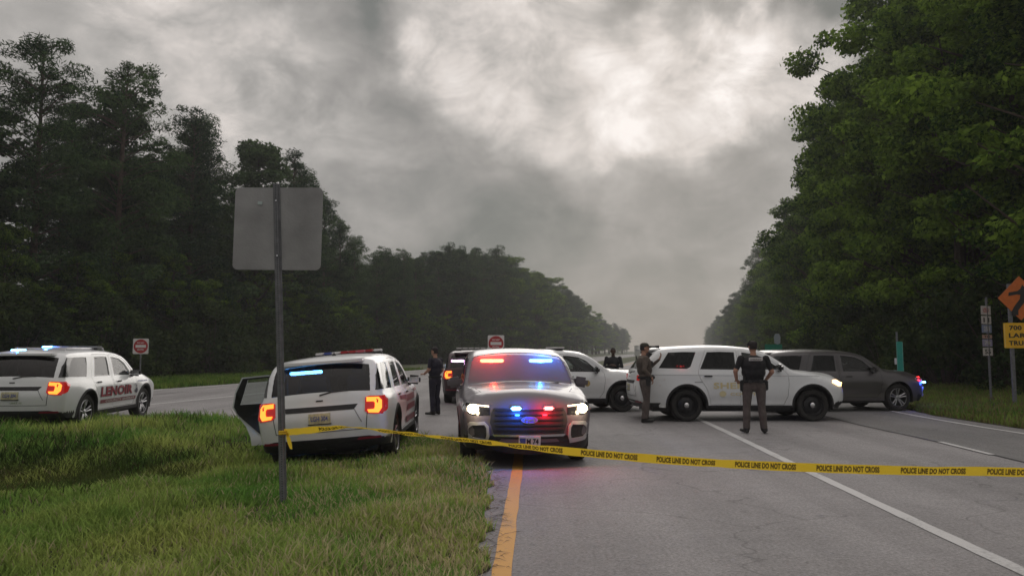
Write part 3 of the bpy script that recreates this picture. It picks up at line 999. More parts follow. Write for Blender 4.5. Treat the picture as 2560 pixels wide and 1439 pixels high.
d = 21.5; k = 0
while d < 135:
    for row in range(3):
        dd = d + rt.uniform(-1.2, 1.2) + row * 1.0
        a = a_r(dd) + row * 6.0 + rt.uniform(-1.0, 1.2)
        hh = (20.5 if dd > 34 else 19) * rt.uniform(.92, 1.06) * (1 if row == 0 else 1.03)
        lab = ('leafy tree, right wood front row,' if row == 0 else 'leafy tree, right wood second row,' if row == 1 else 'leafy tree deep in the right wood,') + \
              (' over the road signs' if dd < 27 else ' over the green marker' if dd < 36 else ' over the grey car' if dd < 60 else ' over the officer in the vest' if dd < 90 else ' far down the highway')
        put_tree(OAKS[(k * 5 + row) % 4], 'broadleaf_tree', ('trunk', 'crown'), far_x(a, dd), dd, hh / 19, rt.uniform(0, 6.28), lab, 'trees of the right wood', sz=hh / 19)
        k += 1
    d += 4.4 if d < 60 else 6.0
put_tree(OAKS[1], 'broadleaf_tree', ('trunk', 'crown'), 23.6, 45.0, 1.15, 2.0, 'tallest leafy tree of the right wood, reaching out of the top of the frame', 'trees of the right wood', sz=1.35)
put_tree(OAKS[2], 'broadleaf_tree', ('trunk', 'crown'), 20.4, 34.5, 1.05, 4.0, 'leafy tree above the nose of the grey car', 'trees of the right wood', sz=1.1)
d = 138.0
while d < 620:
    dd = d + rt.uniform(-2, 2); hh = 20 * rt.uniform(.88, 1.05)
    for row in range(2):
        put_tree(OAKS[k % 4] if k % 4 else PINES[k % 3], 'far_tree', ('trunk', 'crown'), far_x(a_r(dd) + row * 8, dd) + rt.uniform(-1.5, 1.5), dd, hh / 19 * 1.1, rt.uniform(0, 6.28),
                 'hazy far tree of the right wood' + (', above the side-on white SUV' if dd < 220 else ', near the vanishing point'), 'far trees of the right wood', sz=hh / 20)
        k += 1
    d += 9 if d < 300 else 22
# shrubs along both wood edges
d = 23.0
while d < 110:
    for q in range(2):
        dd = d + rt.uniform(-.8, .8)
        put_tree(BUSHES[k % 3], 'shrub', ('stem', 'foliage'), far_x(a_r(dd) - 2.6 + q * 2.6 + (1.2 if dd < 30 else 0), dd), dd, rt.uniform(.9, 1.35) * 1.1, rt.uniform(0, 6.28),
                 'green shrub, right wood edge,' + (' front row' if q == 0 else ' set back') + where_r(dd), 'shrubs along the right wood', 'shrub', z=.1)
        k += 1
    d += 2.6 if d < 50 else 5
d = 36.0
while d < 150:
    for q in range(2):
        dd = d + rt.uniform(-.8, .8)
        put_tree(BUSHES[k % 3], 'shrub', ('stem', 'foliage'), far_x(-33.2 - q * 2.4 + rt.uniform(-.5, .5), dd), dd, rt.uniform(1.1, 1.7), rt.uniform(0, 6.28),
                 'dark shrub, left wood edge,' + (' front row' if q == 0 else ' set back') + where_l(dd), 'shrubs along the left wood', 'shrub')
        k += 1
    d += 3.0 if d < 70 else 6


def backing(name, ax, sgn, label, seed, hn):
    """the dense depth of the wood behind the trees one can tell apart: many leaf faces in one belt"""
    rg = np.random.default_rng(seed); n = 1500
    dd = 24 + 560 * rg.uniform(0, 1, n) ** 1.8
    a = ax(dd) + sgn * rg.uniform(0, 10, n)
    C = np.column_stack([a + .21 * dd, dd, rg.uniform(0, 1, n) ** 1.2 * np.interp(dd, [30, 75, 110], [hn, hn, 12])])
    q = rg.uniform(1.2, 2.6, n) * (1 + dd / 200); Rd = np.column_stack([q, q, q * .7])
    me = leaves_mesh(name, C, Rd, np.maximum(40, 130 - dd / 4).astype(int), .55, F_PINE, rg, False, .3)
    o = link(name, me); tag(o, label, kind='stuff')


backing('deep_wood', lambda d_: -54 + 0 * d_, -1, 'dark depth of the wood behind the left tree line', 3, 6.5)
backing('deep_wood', lambda d_: a_r(d_) + 17, 1, 'dark depth of the wood behind the right tree line', 4, 13)

ORD = 'first second third fourth fifth sixth seventh eighth ninth tenth eleventh twelfth thirteenth fourteenth fifteenth sixteenth seventeenth eighteenth nineteenth twentieth'.split()
by = {}
for o_ in list(COL.objects):
    if o_.parent is None and o_.get('category') in ('tree', 'shrub'): by.setdefault(o_['label'], []).append(o_)
for lb, os_ in by.items():
    if 1 < len(os_) <= 20 and len(lb.split()) <= 13:
        for i_, o_ in enumerate(sorted(os_, key=lambda q: q.location.x / q.location.y)): o_['label'] = lb + ', ' + ORD[i_] + ' from left'

# ------------------------------------------------------------------ haze
HZ = mk('haze', [(-420, -40, -1.2), (420, -40, -1.2), (420, 760, -1.2), (-420, 760, -1.2), (-420, -40, 30), (420, -40, 30), (420, 760, 30), (-420, 760, 30)],
        [(0, 3, 2, 1), (4, 5, 6, 7), (0, 1, 5, 4), (1, 2, 6, 5), (2, 3, 7, 6), (3, 0, 4, 7)], None)
HZ.data.materials.clear()
hm = bpy.data.materials.new('haze'); hm.use_nodes = True
hm.node_tree.nodes.clear()
ho = hm.node_tree.nodes.new('ShaderNodeOutputMaterial'); hv = hm.node_tree.nodes.new('ShaderNodeVolumePrincipled')
hv.inputs['Color'].default_value = (.84, .85, .86, 1); hv.inputs['Density'].default_value = .0008; hv.inputs['Anisotropy'].default_value = .35
hm.node_tree.links.new(hv.outputs[0], ho.inputs['Volume'])
HZ.data.materials.append(hm); tag(HZ, 'thin grey morning haze in the air over the highway', kind='stuff')

# ------------------------------------------------------------------ vehicles
EXPLORER = dict(
    L=5.05, wb=(1.06, 4.08), wr=.385, ar=.455, sill=.30,
    rear=[(.16, .32), (.06, .42), (.02, .60), (.00, .80), (.05, .98), (.07, 1.08), (.13, 1.22), (.24, 1.42), (.36, 1.56), (.50, 1.63)],
    top=[(.9, 1.675), (1.5, 1.695), (2.1, 1.695), (2.6, 1.67), (2.98, 1.60), (3.2, 1.51), (3.5, 1.30), (3.74, 1.145), (4.0, 1.13), (4.35, 1.10), (4.65, 1.05)],
    front=[(4.83, .99), (4.94, .91), (4.995, .79), (5.02, .65), (5.03, .52), (5.01, .40), (4.93, .28)],
    wtab=([.2, .35, .55, .75, .85, .97, 1.06, 1.12, 1.4, 1.62, 1.75], [.90, .955, .975, .995, 1.0, .985, .95, .925, .865, .80, .74]),
    doors=dict(
        front=[(2.34, .40), (3.42, .40), (3.53, .55), (3.57, .85), (3.56, 1.06), (3.46, 1.19), (3.10, 1.46), (2.88, 1.56), (2.55, 1.60), (2.32, 1.61), (2.31, 1.1)],
        rear=[(1.585, .40), (2.30, .40), (2.27, 1.1), (2.28, 1.61), (1.9, 1.62), (1.50, 1.61), (1.36, 1.35), (1.30, 1.1), (1.36, .95), (1.50, .74), (1.57, .55)]),
    wins=dict(
        front=[(2.42, 1.12), (3.40, 1.11), (3.06, 1.41), (2.84, 1.51), (2.55, 1.55), (2.41, 1.555)],
        rear=[(1.44, 1.13), (2.20, 1.12), (2.21, 1.56), (1.9, 1.565), (1.60, 1.555)],
        quarter=[(.33, 1.15), (1.08, 1.13), (1.24, 1.54), (1.0, 1.555), (.64, 1.545), (.49, 1.43)]),
    shield=(1.15, 1.59), rglass=(1.14, 1.535))
DURANGO = dict(
    L=5.08, wb=(1.16, 4.20), wr=.385, ar=.47, sill=.33,
    rear=[(.14, .36), (.05, .46), (.01, .62), (.00, .82), (.03, 1.0), (.06, 1.15), (.16, 1.32), (.32, 1.52), (.46, 1.65), (.62, 1.72)],
    top=[(1.1, 1.765), (1.8, 1.79), (2.4, 1.775), (2.85, 1.72), (3.15, 1.62), (3.45, 1.44), (3.72, 1.24), (3.95, 1.18), (4.3, 1.145), (4.6, 1.09)],
    front=[(4.82, 1.03), (4.95, .95), (5.02, .82), (5.05, .68), (5.05, .52), (5.02, .42), (4.94, .34)],
    wtab=([.2, .38, .55, .75, .9, 1.05, 1.14, 1.22, 1.4, 1.65, 1.8], [.92, .965, .98, .99, .99, .985, .97, .94, .89, .815, .76]),
    doors=dict(
        front=[(2.50, .40), (3.50, .40), (3.60, .60), (3.63, .9), (3.62, 1.12), (3.50, 1.25), (3.18, 1.50), (2.92, 1.63), (2.6, 1.69), (2.46, 1.70), (2.47, 1.2)],
        rear=[(1.73, .40), (2.46, .40), (2.43, 1.2), (2.42, 1.70), (2.0, 1.71), (1.66, 1.70), (1.50, 1.35), (1.44, 1.15), (1.50, 1.0), (1.64, .78), (1.71, .55)]),
    wins=dict(
        front=[(2.56, 1.235), (3.46, 1.24), (3.12, 1.48), (2.88, 1.60), (2.6, 1.645), (2.54, 1.65)],
        rear=[(1.50, 1.245), (2.36, 1.235), (2.36, 1.655), (2.0, 1.665), (1.70, 1.655)],
        quarter=[(.50, 1.27), (1.18, 1.255), (1.27, 1.30), (1.43, 1.655), (1.1, 1.66), (.76, 1.645)]),
    shield=(1.25, 1.66), rglass=(1.22, 1.60))


class Shape:
    def __init__(s, sp):
        s.sp = sp; L_ = sp['L']
        pts = sp['rear'] + sp['top'] + sp['front']
        s.sil = catmull(pts, .035)
        y, z = s.sil[:, 0], s.sil[:, 1]
        t = np.gradient(s.sil, axis=0); t /= np.linalg.norm(t, axis=1)[:, None]
        s.nrm = np.column_stack([-t[:, 1], t[:, 0]])
        zb = sp['shield'][0]
        # corner rounding radius and cross bulge along the outline
        s.R = np.where(y > L_ - .75, .26, np.where(y > 3.72, .10, .12))
        s.R = np.where((y < .5) & (z < 1.2), .16, s.R)
        s.R = np.where((y > 2.9) & (y < 3.8), .07, s.R)
        s.R = np.where((y < .6) & (z >= 1.2), .10, s.R)
        k = np.ones(15) / 15
        s.R = np.convolve(np.pad(s.R, 7, 'edge'), k, 'valid')
        b = np.where(y > L_ - .35, .13, np.where(y > 3.72, .045, np.where(y > 2.9, .085, .035)))
        b = np.where((y < .6), .075, b)
        s.b = np.convolve(np.pad(b, 7, 'edge'), k, 'valid')

    def W0(s, y, z):
        w = np.interp(z, *s.sp['wtab'])
        L_ = s.sp['L']
        tf = np.clip((y - (L_ - 1.15)) / 1.15, 0, 1); tr = np.clip((.9 - y) / .9, 0, 1)
        w = w - .085 * tf ** 2 - .055 * tr ** 2
        # flared arches
        for c in s.sp['wb']:
            d = np.sqrt((y - c) ** 2 + (z - s.sp['wr']) ** 2)
            w = w + .022 * np.clip(1 - np.abs(d - s.sp['ar']) / .22, 0, 1) ** 2 * (z < .98)
        # sculpted line on the doors
        w = w - .012 * np.exp(-((z - .50) / .07) ** 2) * ((y > 1.3) & (y < 3.9))
        return w

    def near(s, y, z):
        P = np.column_stack([y, z]); A = s.sil[:-1]; B = s.sil[1:]
        d = np.full(len(P), 9e9); ix = np.zeros(len(P), int)
        AB = B - A; l2 = (AB ** 2).sum(1)
        for k in range(0, len(P), 800):
            q = P[k:k + 800, None, :] - A[None]
            t = np.clip((q * AB[None]).sum(2) / l2[None], 0, 1)
            dd = ((q - t[..., None] * AB[None]) ** 2).sum(2)
            ix[k:k + 800] = dd.argmin(1); d[k:k + 800] = np.sqrt(dd.min(1))
        return d, ix

    def X(s, y, z):
        y = np.atleast_1d(np.asarray(y, float)); z = np.atleast_1d(np.asarray(z, float))
        d, ix = s.near(y, z); Rr = s.R[ix]
        u = np.clip(1 - d / Rr, 0, 1)
        return s.W0(y, z) - Rr * (1 - np.sqrt(1 - u ** 2))

    def _end(s, x, z, front):
        x = np.abs(np.atleast_1d(np.asarray(x, float))); z = np.atleast_1d(np.asarray(z, float))
        ys, zs = s.sil[:, 0], s.sil[:, 1]
        if front:
            m = (ys > s.sp['L'] - .55); o = np.argsort(zs[m])
        else:
            m = (ys < .6); o = np.argsort(zs[m])
        yy = np.interp(z, zs[m][o], ys[m][o]); Rr = np.interp(z, zs[m][o], s.R[m][o]); bb = np.interp(z, zs[m][o], s.b[m][o])
        w0 = s.W0(yy, z); w = w0 - Rr
        inn = bb * (1 - np.clip(x / w, 0, 1) ** 2)
        q = np.clip((w0 - np.minimum(x, w0 - 1e-4)) / Rr, 0, 1)
        dd = Rr * (1 - np.sqrt(np.clip(1 - (1 - q) ** 2, 0, 1)))
        dd = np.where(x > w, dd, 0)
        return (yy + inn - dd) if front else (yy - inn + dd)

    def frontY(s, x, z): return s._end(x, z, True)
    def rearY(s, x, z): return s._end(x, z, False)


def arch_pts(c, r, cz, zb, n=18):
    a0 = math.asin((zb - cz) / r)
    return [(c + r * math.cos(a), cz + r * math.sin(a)) for a in np.linspace(a0, math.pi - a0, n)]


SHAPE_CACHE = {}


def shape_for(sp):
    k = id(sp)
    if k in SHAPE_CACHE: return SHAPE_CACHE[k]
    s = Shape(sp)
    sil = s.sil
    zb = sp['sill']
    out = [tuple(p) for p in sil]                       # rear bottom -> front bottom
    low = [(sp['L'] - .25, zb - .03)]
    low += arch_pts(sp['wb'][1], sp['ar'], sp['wr'], zb)
    low += [(3.2, zb), (2.0, zb)]
    low += arch_pts(sp['wb'][0], sp['ar'], sp['wr'], zb)
    low += [(.3, zb + .02)]
    s.outline = out + low
    # offset rings give the rounded corners enough vertices
    rings = []
    for k2 in (.008, .022, .045, .08, .125, .18, .24):
        rings.append(sil - s.nrm * k2)
    s.rings = np.vstack(rings)
    s.rings = s.rings[inpoly(s.rings, s.outline)]
    holes = [sp['doors']['front'], sp['doors']['rear'], sp['wins']['quarter']]
    gap = {}
    s.body = tri_region(s.outline, holes, grid=.065, extra=s.rings, step=.045)
    s.door = {}
    for k3 in ('front', 'rear'):
        P = shrink(sp['doors'][k3], .007)
        s.door[k3] = tri_region(P, [sp['wins'][k3]], grid=.06, extra=s.rings[inpoly(s.rings, P)], step=.05)
    s.glass = {k4: tri_region(w, [], grid=.08, step=.08) for k4, w in sp['wins'].items()}
    SHAPE_CACHE[k] = s
    return s


def shrink(poly, d):
    P = np.array(poly, float); n = len(P); A = 0
    for i in range(n): A += P[i][0] * P[(i + 1) % n][1] - P[(i + 1) % n][0] * P[i][1]
    sg = 1 if A > 0 else -1; out = []
    for i in range(n):
        a, b, c = P[i - 1], P[i], P[(i + 1) % n]
        t1 = (b - a) / np.linalg.norm(b - a); t2 = (c - b) / np.linalg.norm(c - b)
        n1 = np.array([-t1[1], t1[0]]) * sg; n2 = np.array([-t2[1], t2[0]]) * sg
        m = n1 + n2; m /= max(1e-6, np.dot(m, m) / 2)
        out.append(tuple(b + m * d))
    return out


class Car:
    def __init__(c, name, sp, body_mat, label, loc, head, roll=0, group=None, cladding=True, wheel='steel', tilt=0):
        c.sp = sp; c.s = shape_for(sp); c.L2 = sp['L'] / 2; c.mat = body_mat
        # head: direction of travel, degrees from +X; car local +Y is forward
        c.root = root(name, label, 'police car', loc, (R(tilt), R(roll), R(head - 90)), group)
        c.openrear = False; c.clad = cladding; c.wheel = wheel

    def side(c, reg, sgn, off=0.0, name='body', mat=None, parent=None, smooth=True, thick=0):
        v, f = reg
        x = c.s.X(v[:, 0], v[:, 1]) + off
        V = np.column_stack([x * sgn, v[:, 0] - c.L2, v[:, 1]])
        # cdt triangles are counter-clockwise in (y,z): outward for +x
        F = f if sgn > 0 else f[:, ::-1]
        return V, F

    def side_patch(c, poly, sgn, name, mat, parent=None, off=.006, grid=.08, thick=0.0, holes=()):
        reg = tri_region(poly, holes, grid=grid, step=grid * .6)
        V, F = c.side(reg, sgn, off)
        return c._finish(name, V, F, mat, parent, thick, Vector((-sgn, 0, 0)))

    def _finish(c, name, V, F, mat, parent, thick, inward):
        V = [tuple(p) for p in V]; F = [tuple(int(i) for i in q) for q in F]
        if thick > 0:
            n = len(V)
            E = {}
            for q in F:
                for a, b in zip(q, q[1:] + q[:1]):
                    E[(a, b)] = 1
            V += [tuple(Vector(p) + inward * thick) for p in V]
            for (a, b) in list(E):
                if (b, a) not in E: F.append((b, a, a + n, b + n))
        return mk(name, V, F, mat, parent if parent is not None else c.root, True, sharp=40)

    def end_patch(c, poly, front, name, mat, parent=None, off=.006, grid=.06, thick=0.012, holes=()):
        reg = tri_region(poly, holes, grid=grid, step=grid * .6)
        v, f = reg
        y = (c.s.frontY if front else c.s.rearY)(v[:, 0], v[:, 1])
        sg = 1 if front else -1
        V = np.column_stack([v[:, 0], y + sg * off - c.L2, v[:, 1]])
        F = f[:, ::-1] if front else f
        return c._finish(name, V, F, mat, parent, thick, Vector((0, -sg, 0)))

    def build(c, rear_open=False, interior=True):
        sp, s, L2 = c.sp, c.s, c.L2
        sil = s.sil
        # --- body: two sides + the strip that runs round the outline
        v, f = s.body
        VV, FF = [], []
        Vr, Fr = c.side(s.body, 1); Vl, Fl = c.side(s.body, -1)
        VV += [tuple(p) for p in Vr]; FF += [tuple(q) for q in Fr]
        n = len(VV); VV += [tuple(p) for p in Vl]; FF += [tuple(int(i) + n for i in q) for q in Fl]
        T = np.linspace(-1, 1, 21)
        w = s.W0(sil[:, 0], sil[:, 1]) - s.R
        grid = []
        for i, (y, z) in enumerate(sil):
            row = []
            for t in T:
                bu = s.b[i] * (1 - t * t)
                row.append((w[i] * t, y + s.nrm[i][0] * bu - L2, z + s.nrm[i][1] * bu))
            grid.append(row)
        # orientation of nrm: outward
        base = len(VV)
        for row in grid: VV += row
        nt_ = len(T)
        sh, rg_ = sp['shield'], sp['rglass']
        bodyF, shF, rgF, lowR, lowF = [], [], [], [], []
        for i in range(len(sil) - 1):
            ym, zm = (sil[i] + sil[i + 1]) / 2
            for k in range(nt_ - 1):
                q = (base + i * nt_ + k, base + i * nt_ + k + 1, base + (i + 1) * nt_ + k + 1, base + (i + 1) * nt_ + k)
                tm = abs((T[k] + T[k + 1]) / 2)
                if 2.7 < ym < 3.95 and sh[0] < zm < sh[1] and tm < .96: shF.append(q)
                elif ym < .6 and rg_[0] < zm < rg_[1] and tm < .97: rgF.append(q)
                elif zm < .45 and ym < 1: lowR.append(q)
                elif zm < (.47 if not c.clad else .42) and ym > 3: lowF.append(q)
                else: bodyF.append(q)
        FF += bodyF
        # weld
        bm = bmesh.new(); vs = [bm.verts.new(p) for p in VV]
        for q in FF:
            try: bm.faces.new([vs[i] for i in q])
            except ValueError: pass
        for q in bm.faces:
            q.smooth = True
            cc = q.calc_center_median()
            if (cc.z < .44 and cc.y + L2 < .5) or (cc.z < .47 and cc.y + L2 > sp['L'] - .35): q.material_index = 1
        loose = [x for x in bm.verts if not x.link_faces]
        bmesh.ops.delete(bm, geom=loose, context='VERTS')
        bmesh.ops.remove_doubles(bm, verts=bm.verts[:], dist=.004)
        me = bpy.data.meshes.new('body'); bm.to_mesh(me); bm.free()
        c.body = link('body', me, c.root, [c.mat, BLACK])
        def sub(name, quads, mat, shiftn):
            ids = sorted({i for q in quads for i in q}); mp = {a: b for b, a in enumerate(ids)}
            P = [Vector(VV[i]) + shiftn for i in ids]
            return mk(name, P, [tuple(mp[i] for i in q) for q in quads], mat, c.root, True)
        c.windshield = sub('windshield', shF, SHIELD, Vector((0, -.008, -.006)))
        c.rear_window = sub('rear_window', rgF, TINT, Vector((0, .008, -.004)))
        sub('lower_bumper', lowR, BLACK, Vector((0, 0, 0))); sub('lower_bumper', lowF, BLACK, Vector((0, 0, 0)))
        # --- side windows, doors
        for sg in (1, -1):
            for dn in ('front', 'rear'):
                if rear_open and sg == -1 and dn == 'rear':
                    continue
                V, F = c.side(s.door[dn], sg)
                d = c._finish('door', V, F, c.mat, None, .03, Vector((-sg, 0, 0)))
                V, F = c.side(s.glass[dn], sg, -.012)
                mk('window', V, F, CLEAR if dn == 'front' else TINT, d, True)
                # black trim round the glass
                tr = tri_region(sp['wins'][dn], [shrink(sp['wins'][dn], .022)], grid=.3, step=.05)
                V, F = c.side(tr, sg, .002); mk('window_trim', V, F, GLOSSBLACK, d)
                hy, hz = (2.46, .985) if dn == 'front' else (1.46, 1.0)
                if sp is DURANGO: hz += .08; hy += .12
                x = float(s.X(hy + .08, hz)[0]) + .02
                MB().box((sg * x, hy + .10 - L2, hz), (.03, .20, .032), bev=.01).build('handle', BLACK if c.clad else c.mat, d, True)
            V, F = c.side(s.glass['quarter'], sg, -.004)
            mk('quarter_window', V, F, TINT, c.root, True)
            if sp is EXPLORER: c.side_patch([(.115, 1.15), (.345, 1.15), (.50, 1.43), (.65, 1.545), (.43, 1.545), (.24, 1.37)], sg, 'pillar_trim', GLOSSBLACK, off=.007, grid=.025)
            # wheel-arch mouldings and sill cladding
            if c.clad:
                for cy in sp['wb']:
                    o = arch_pts(cy, sp['ar'] + .045, sp['wr'], sp['sill'] + .0, 20); i_ = arch_pts(cy, sp['ar'] - .004, sp['wr'], sp['sill'] + .0, 20)
                    V, F = [], []
                    O, I = np.array(o), np.array(i_)
                    xo = s.X(O[:, 0], O[:, 1]) + .004; xi = s.X(I[:, 0], I[:, 1]) + .014
                    for a in range(len(o)):
                        V += [(sg * xo[a], O[a, 0] - L2, O[a, 1]), (sg * xi[a], I[a, 0] - L2, I[a, 1]), (sg * (xi[a] - .07), I[a, 0] - L2, I[a, 1])]
                    for a in range(len(o) - 1):
                        F += [(3 * a, 3 * a + 1, 3 * a + 4, 3 * a + 3), (3 * a + 1, 3 * a + 2, 3 * a + 5, 3 * a + 4)]
                    mk('arch_moulding', V, F, BLACK, c.root, True)
                c.side_patch([(sp['wb'][0] + .48, sp['sill'] - .0), (sp['wb'][1] - .48, sp['sill'] - .0), (sp['wb'][1] - .50, .385), (sp['wb'][0] + .50, .385)], sg, 'sill_cladding', BLACK, off=.012, thick=.04)
            c.mirror(sg)
            for k, cy in enumerate(sp['wb']): c.make_wheel(sg, cy - L2)
        # --- underbody and interior
        MB().box((0, 0, .30), (1.50, sp['L'] - .75, .14)).box((0, sp['wb'][0] - L2, .50), (1.40, 1.1, .30)).box((0, sp['wb'][1] - L2, .56), (1.40, 1.0, .40)).build('underbody', BLACK, c.root)
        for cy in sp['wb']:
            for sg in (1, -1):
                m = MB()
                P = arch_pts(cy, sp['ar'] + .01, sp['wr'], sp['sill'] - .05, 14); V, F = [], []
                for (a, b_) in P: V += [(sg * .70, a - L2, b_), (sg * .955, a - L2, b_)]
                F = [(2 * i, 2 * i + 1, 2 * i + 3, 2 * i + 2) for i in range(len(P) - 1)]
                m.add(V, F)
                n0 = [(sg * .70, a - L2, b_) for a, b_ in P]; m.add(n0, [tuple(range(len(n0)))])
                m.build('wheel_well', BLACK, c.root)
        m = MB().box((0, 2.35 - L2, .62), (1.66, 3.6, .08)).box((0, .75 - L2, .86), (1.50, .9, .40))
        m.box((0, 3.62 - L2, .96), (1.62, .46, .18), bev=.05)
        m.add([(-.8, 3.30 - L2, .95), (.8, 3.30 - L2, .95), (.8, 3.30 - L2, .62), (-.8, 3.30 - L2, .62)], [(0, 1, 2, 3)])
        # roof lining
        m.box((0, 1.7 - L2, 1.60 + (.05 if sp is DURANGO else 0)), (1.15, 2.2, .02))
        m.build('interior', INTERIOR, c.root)
        for yy, xs in ((2.62, (-.38, .38)), (1.72, (-.38, .38))):
            for xx in xs:
                st = MB().box((xx, yy - L2, .82), (.50, .50, .16), bev=.05).box((xx, yy - .26 - L2, 1.12), (.48, .14, .56), Matrix.Rotation(R(10), 3, 'X'), bev=.05)
                st.box((xx, yy - .34 - L2, 1.46), (.26, .10, .17), bev=.04).build('seat', INTERIOR, c.root, True)
        t = MB()
        t.lathe([(0, .175), (.012, .19), (.024, .175), (.012, .16), (0, .175)], (0, 0, 0), 'Y', 20)
        st = t.build('steering_wheel', BLACK, c.root, True); 
        st.location = (-.38, 3.22 - L2, 1.02); st.rotation_euler = (R(-20), 0, 0)

    def mirror(c, sg):
        sp = c.sp; yb = 3.30 if sp is EXPLORER else 3.38; zb = 1.12 if sp is EXPLORER else 1.24
        x = float(c.s.X(yb, zb)[0])
        m = MB().box((sg * (x + .13), yb - c.L2, zb + .045), (.25, .13, .17), Matrix.Rotation(R(8 * sg), 3, 'Y'), bev=.045)
        m.box((sg * (x + .02), yb - c.L2 + .02, zb - .03), (.10, .07, .06), bev=.015)
        o = m.build('mirror', GLOSSBLACK if c.clad else c.mat, c.root, True)
        mk('mirror_glass', [(sg * (x + .04), yb - c.L2 - .067, zb - .01), (sg * (x + .23), yb - c.L2 - .067, zb - .015), (sg * (x + .23), yb - c.L2 - .067, zb + .10), (sg * (x + .04), yb - c.L2 - .067, zb + .10)], [(0, 1, 2, 3)], CHROME, o)

    def make_wheel(c, sg, y):
        r = c.sp['wr']; w = .245
        key = ('wheel', c.wheel)
        if key not in TXT:
            rr = .262
            ty = MB().lathe([(-w / 2 + .02, rr), (-w / 2, rr + .03), (-w / 2, r - .035), (-w / 2 + .03, r - .006), (0, r), (w / 2 - .03, r - .006), (w / 2, r - .035), (w / 2, rr + .03), (w / 2 - .02, rr)], n=40)
            a = ty.build('wheel', TYRE, None, True)
            if c.wheel == 'steel':
                rm = MB().lathe([(-.08, rr), (.085, rr + .004), (.10, rr - .012), (.07, rr - .03), (.035, .20), (.06, .15), (.075, .11), (.06, .07), (.05, .0)], n=40)
                b = rm.build('rim', DARKSTEEL, None, True)
                h = MB()
                for k in range(8):
                    q = k * math.pi / 4; h.lathe([(.0525, .0), (.0525, .022), (.045, .024)], (0, 0, 0), n=10)
                    vv = h.v[-30:]; h.v = h.v[:-30] + [(p[0], p[1] + .165 * math.cos(q), p[2] + .165 * math.sin(q)) for p in vv]
                e = h.build('vent_holes', BLACK, None)
                cp = MB().lathe([(.075, .068), (.10, .062), (.118, .04), (.124, .0)], n=24).build('hub_cap', CHROME, None, True)
                parts = [b, e, cp]
            else:
                rm = MB().lathe([(-.08, rr), (.10, rr + .004), (.112, rr - .008), (.10, rr - .022), (.02, rr - .04), (-.04, .20), (-.05, .0)], n=40)
                b = rm.build('rim', M('rim_shadow', (.05, .05, .052), .5, .3), None, True)
                sp_ = MB()
                for k in range(5):
                    q = k * 2 * math.pi / 5 + .3
                    for dq in (-.13, .13):
                        a1, a2 = q + dq * 1.0, q + dq * 1.35
                        p0 = (.055, .05 * math.cos(q + dq * 2), .05 * math.sin(q + dq * 2)); p1 = (.09, .245 * math.cos(a2), .245 * math.sin(a2))
                        sp_.tube([p0, ((p0[0] + p1[0]) / 2 + .01, (p0[1] + p1[1]) / 2, (p0[2] + p1[2]) / 2), p1], [.022, .018, .022], 6)
                sp_.lathe([(.10, rr + .004), (.114, rr - .008), (.095, rr - .02)], n=40)
                e = sp_.build('spokes', ALLOY, None, True)
                cp = MB().lathe([(.04, .07), (.075, .06), (.09, .03), (.09, 0)], n=20).build('hub_cap', ALLOY, None, True)
                parts = [b, e, cp]
            TXT[key] = (a.data, [(p.name.split('.')[0], p.data) for p in parts])
            for p in [a] + parts: bpy.data.objects.remove(p)
        tm, ps = TXT[key]
        o = bpy.data.objects.new('wheel', tm); COL.objects.link(o); o.parent = c.root
        o.location = (sg * .845, y, r); o.rotation_euler = (0, 0, 0 if sg > 0 else math.pi)
        for nm, me in ps:
            p = bpy.data.objects.new(nm, me); COL.objects.link(p); p.parent = o
        return o

    def side_text(c, txt, sgn, y0, y1, z0, z1, mat, name='lettering', off=.008, bold=.03, outline=None):
        v, f, asp = text_tris(txt, bold)
        yy = y0 + v[:, 0] / asp * (y1 - y0); zz = z0 + v[:, 1] * (z1 - z0)
        if sgn < 0: yy = y1 - (yy - y0)
        x = c.s.X(yy, zz) + off
        return mk(name, np.column_stack([x * sgn, yy - c.L2, zz]), f, mat, c.body)

    def end_text(c, txt, front, xc, w, z0, z1, mat, name='lettering', off=.012, bold=.02, parent=None):
        v, f, asp = text_tris(txt, bold)
        sg = -1 if front else 1
        xx = xc + sg * (v[:, 0] / asp - .5) * w; zz = z0 + v[:, 1] * (z1 - z0)
        y = (c.s.frontY if front else c.s.rearY)(xx, zz)
        return mk(name, np.column_stack([xx, y + (-sg) * off - c.L2, zz]), f, mat, parent or c.root)

    def lamp(c, pos, col, watts, size=.05):
        """the light thrown by a lit emergency lamp or headlight"""
        d = bpy.data.lights.new('lamp_glow', 'POINT'); o = bpy.data.objects.new('lamp_glow', d); COL.objects.link(o)
        o.parent = c.root; o.location = pos; d.color = col; d.energy = watts; d.shadow_soft_size = size
        return o

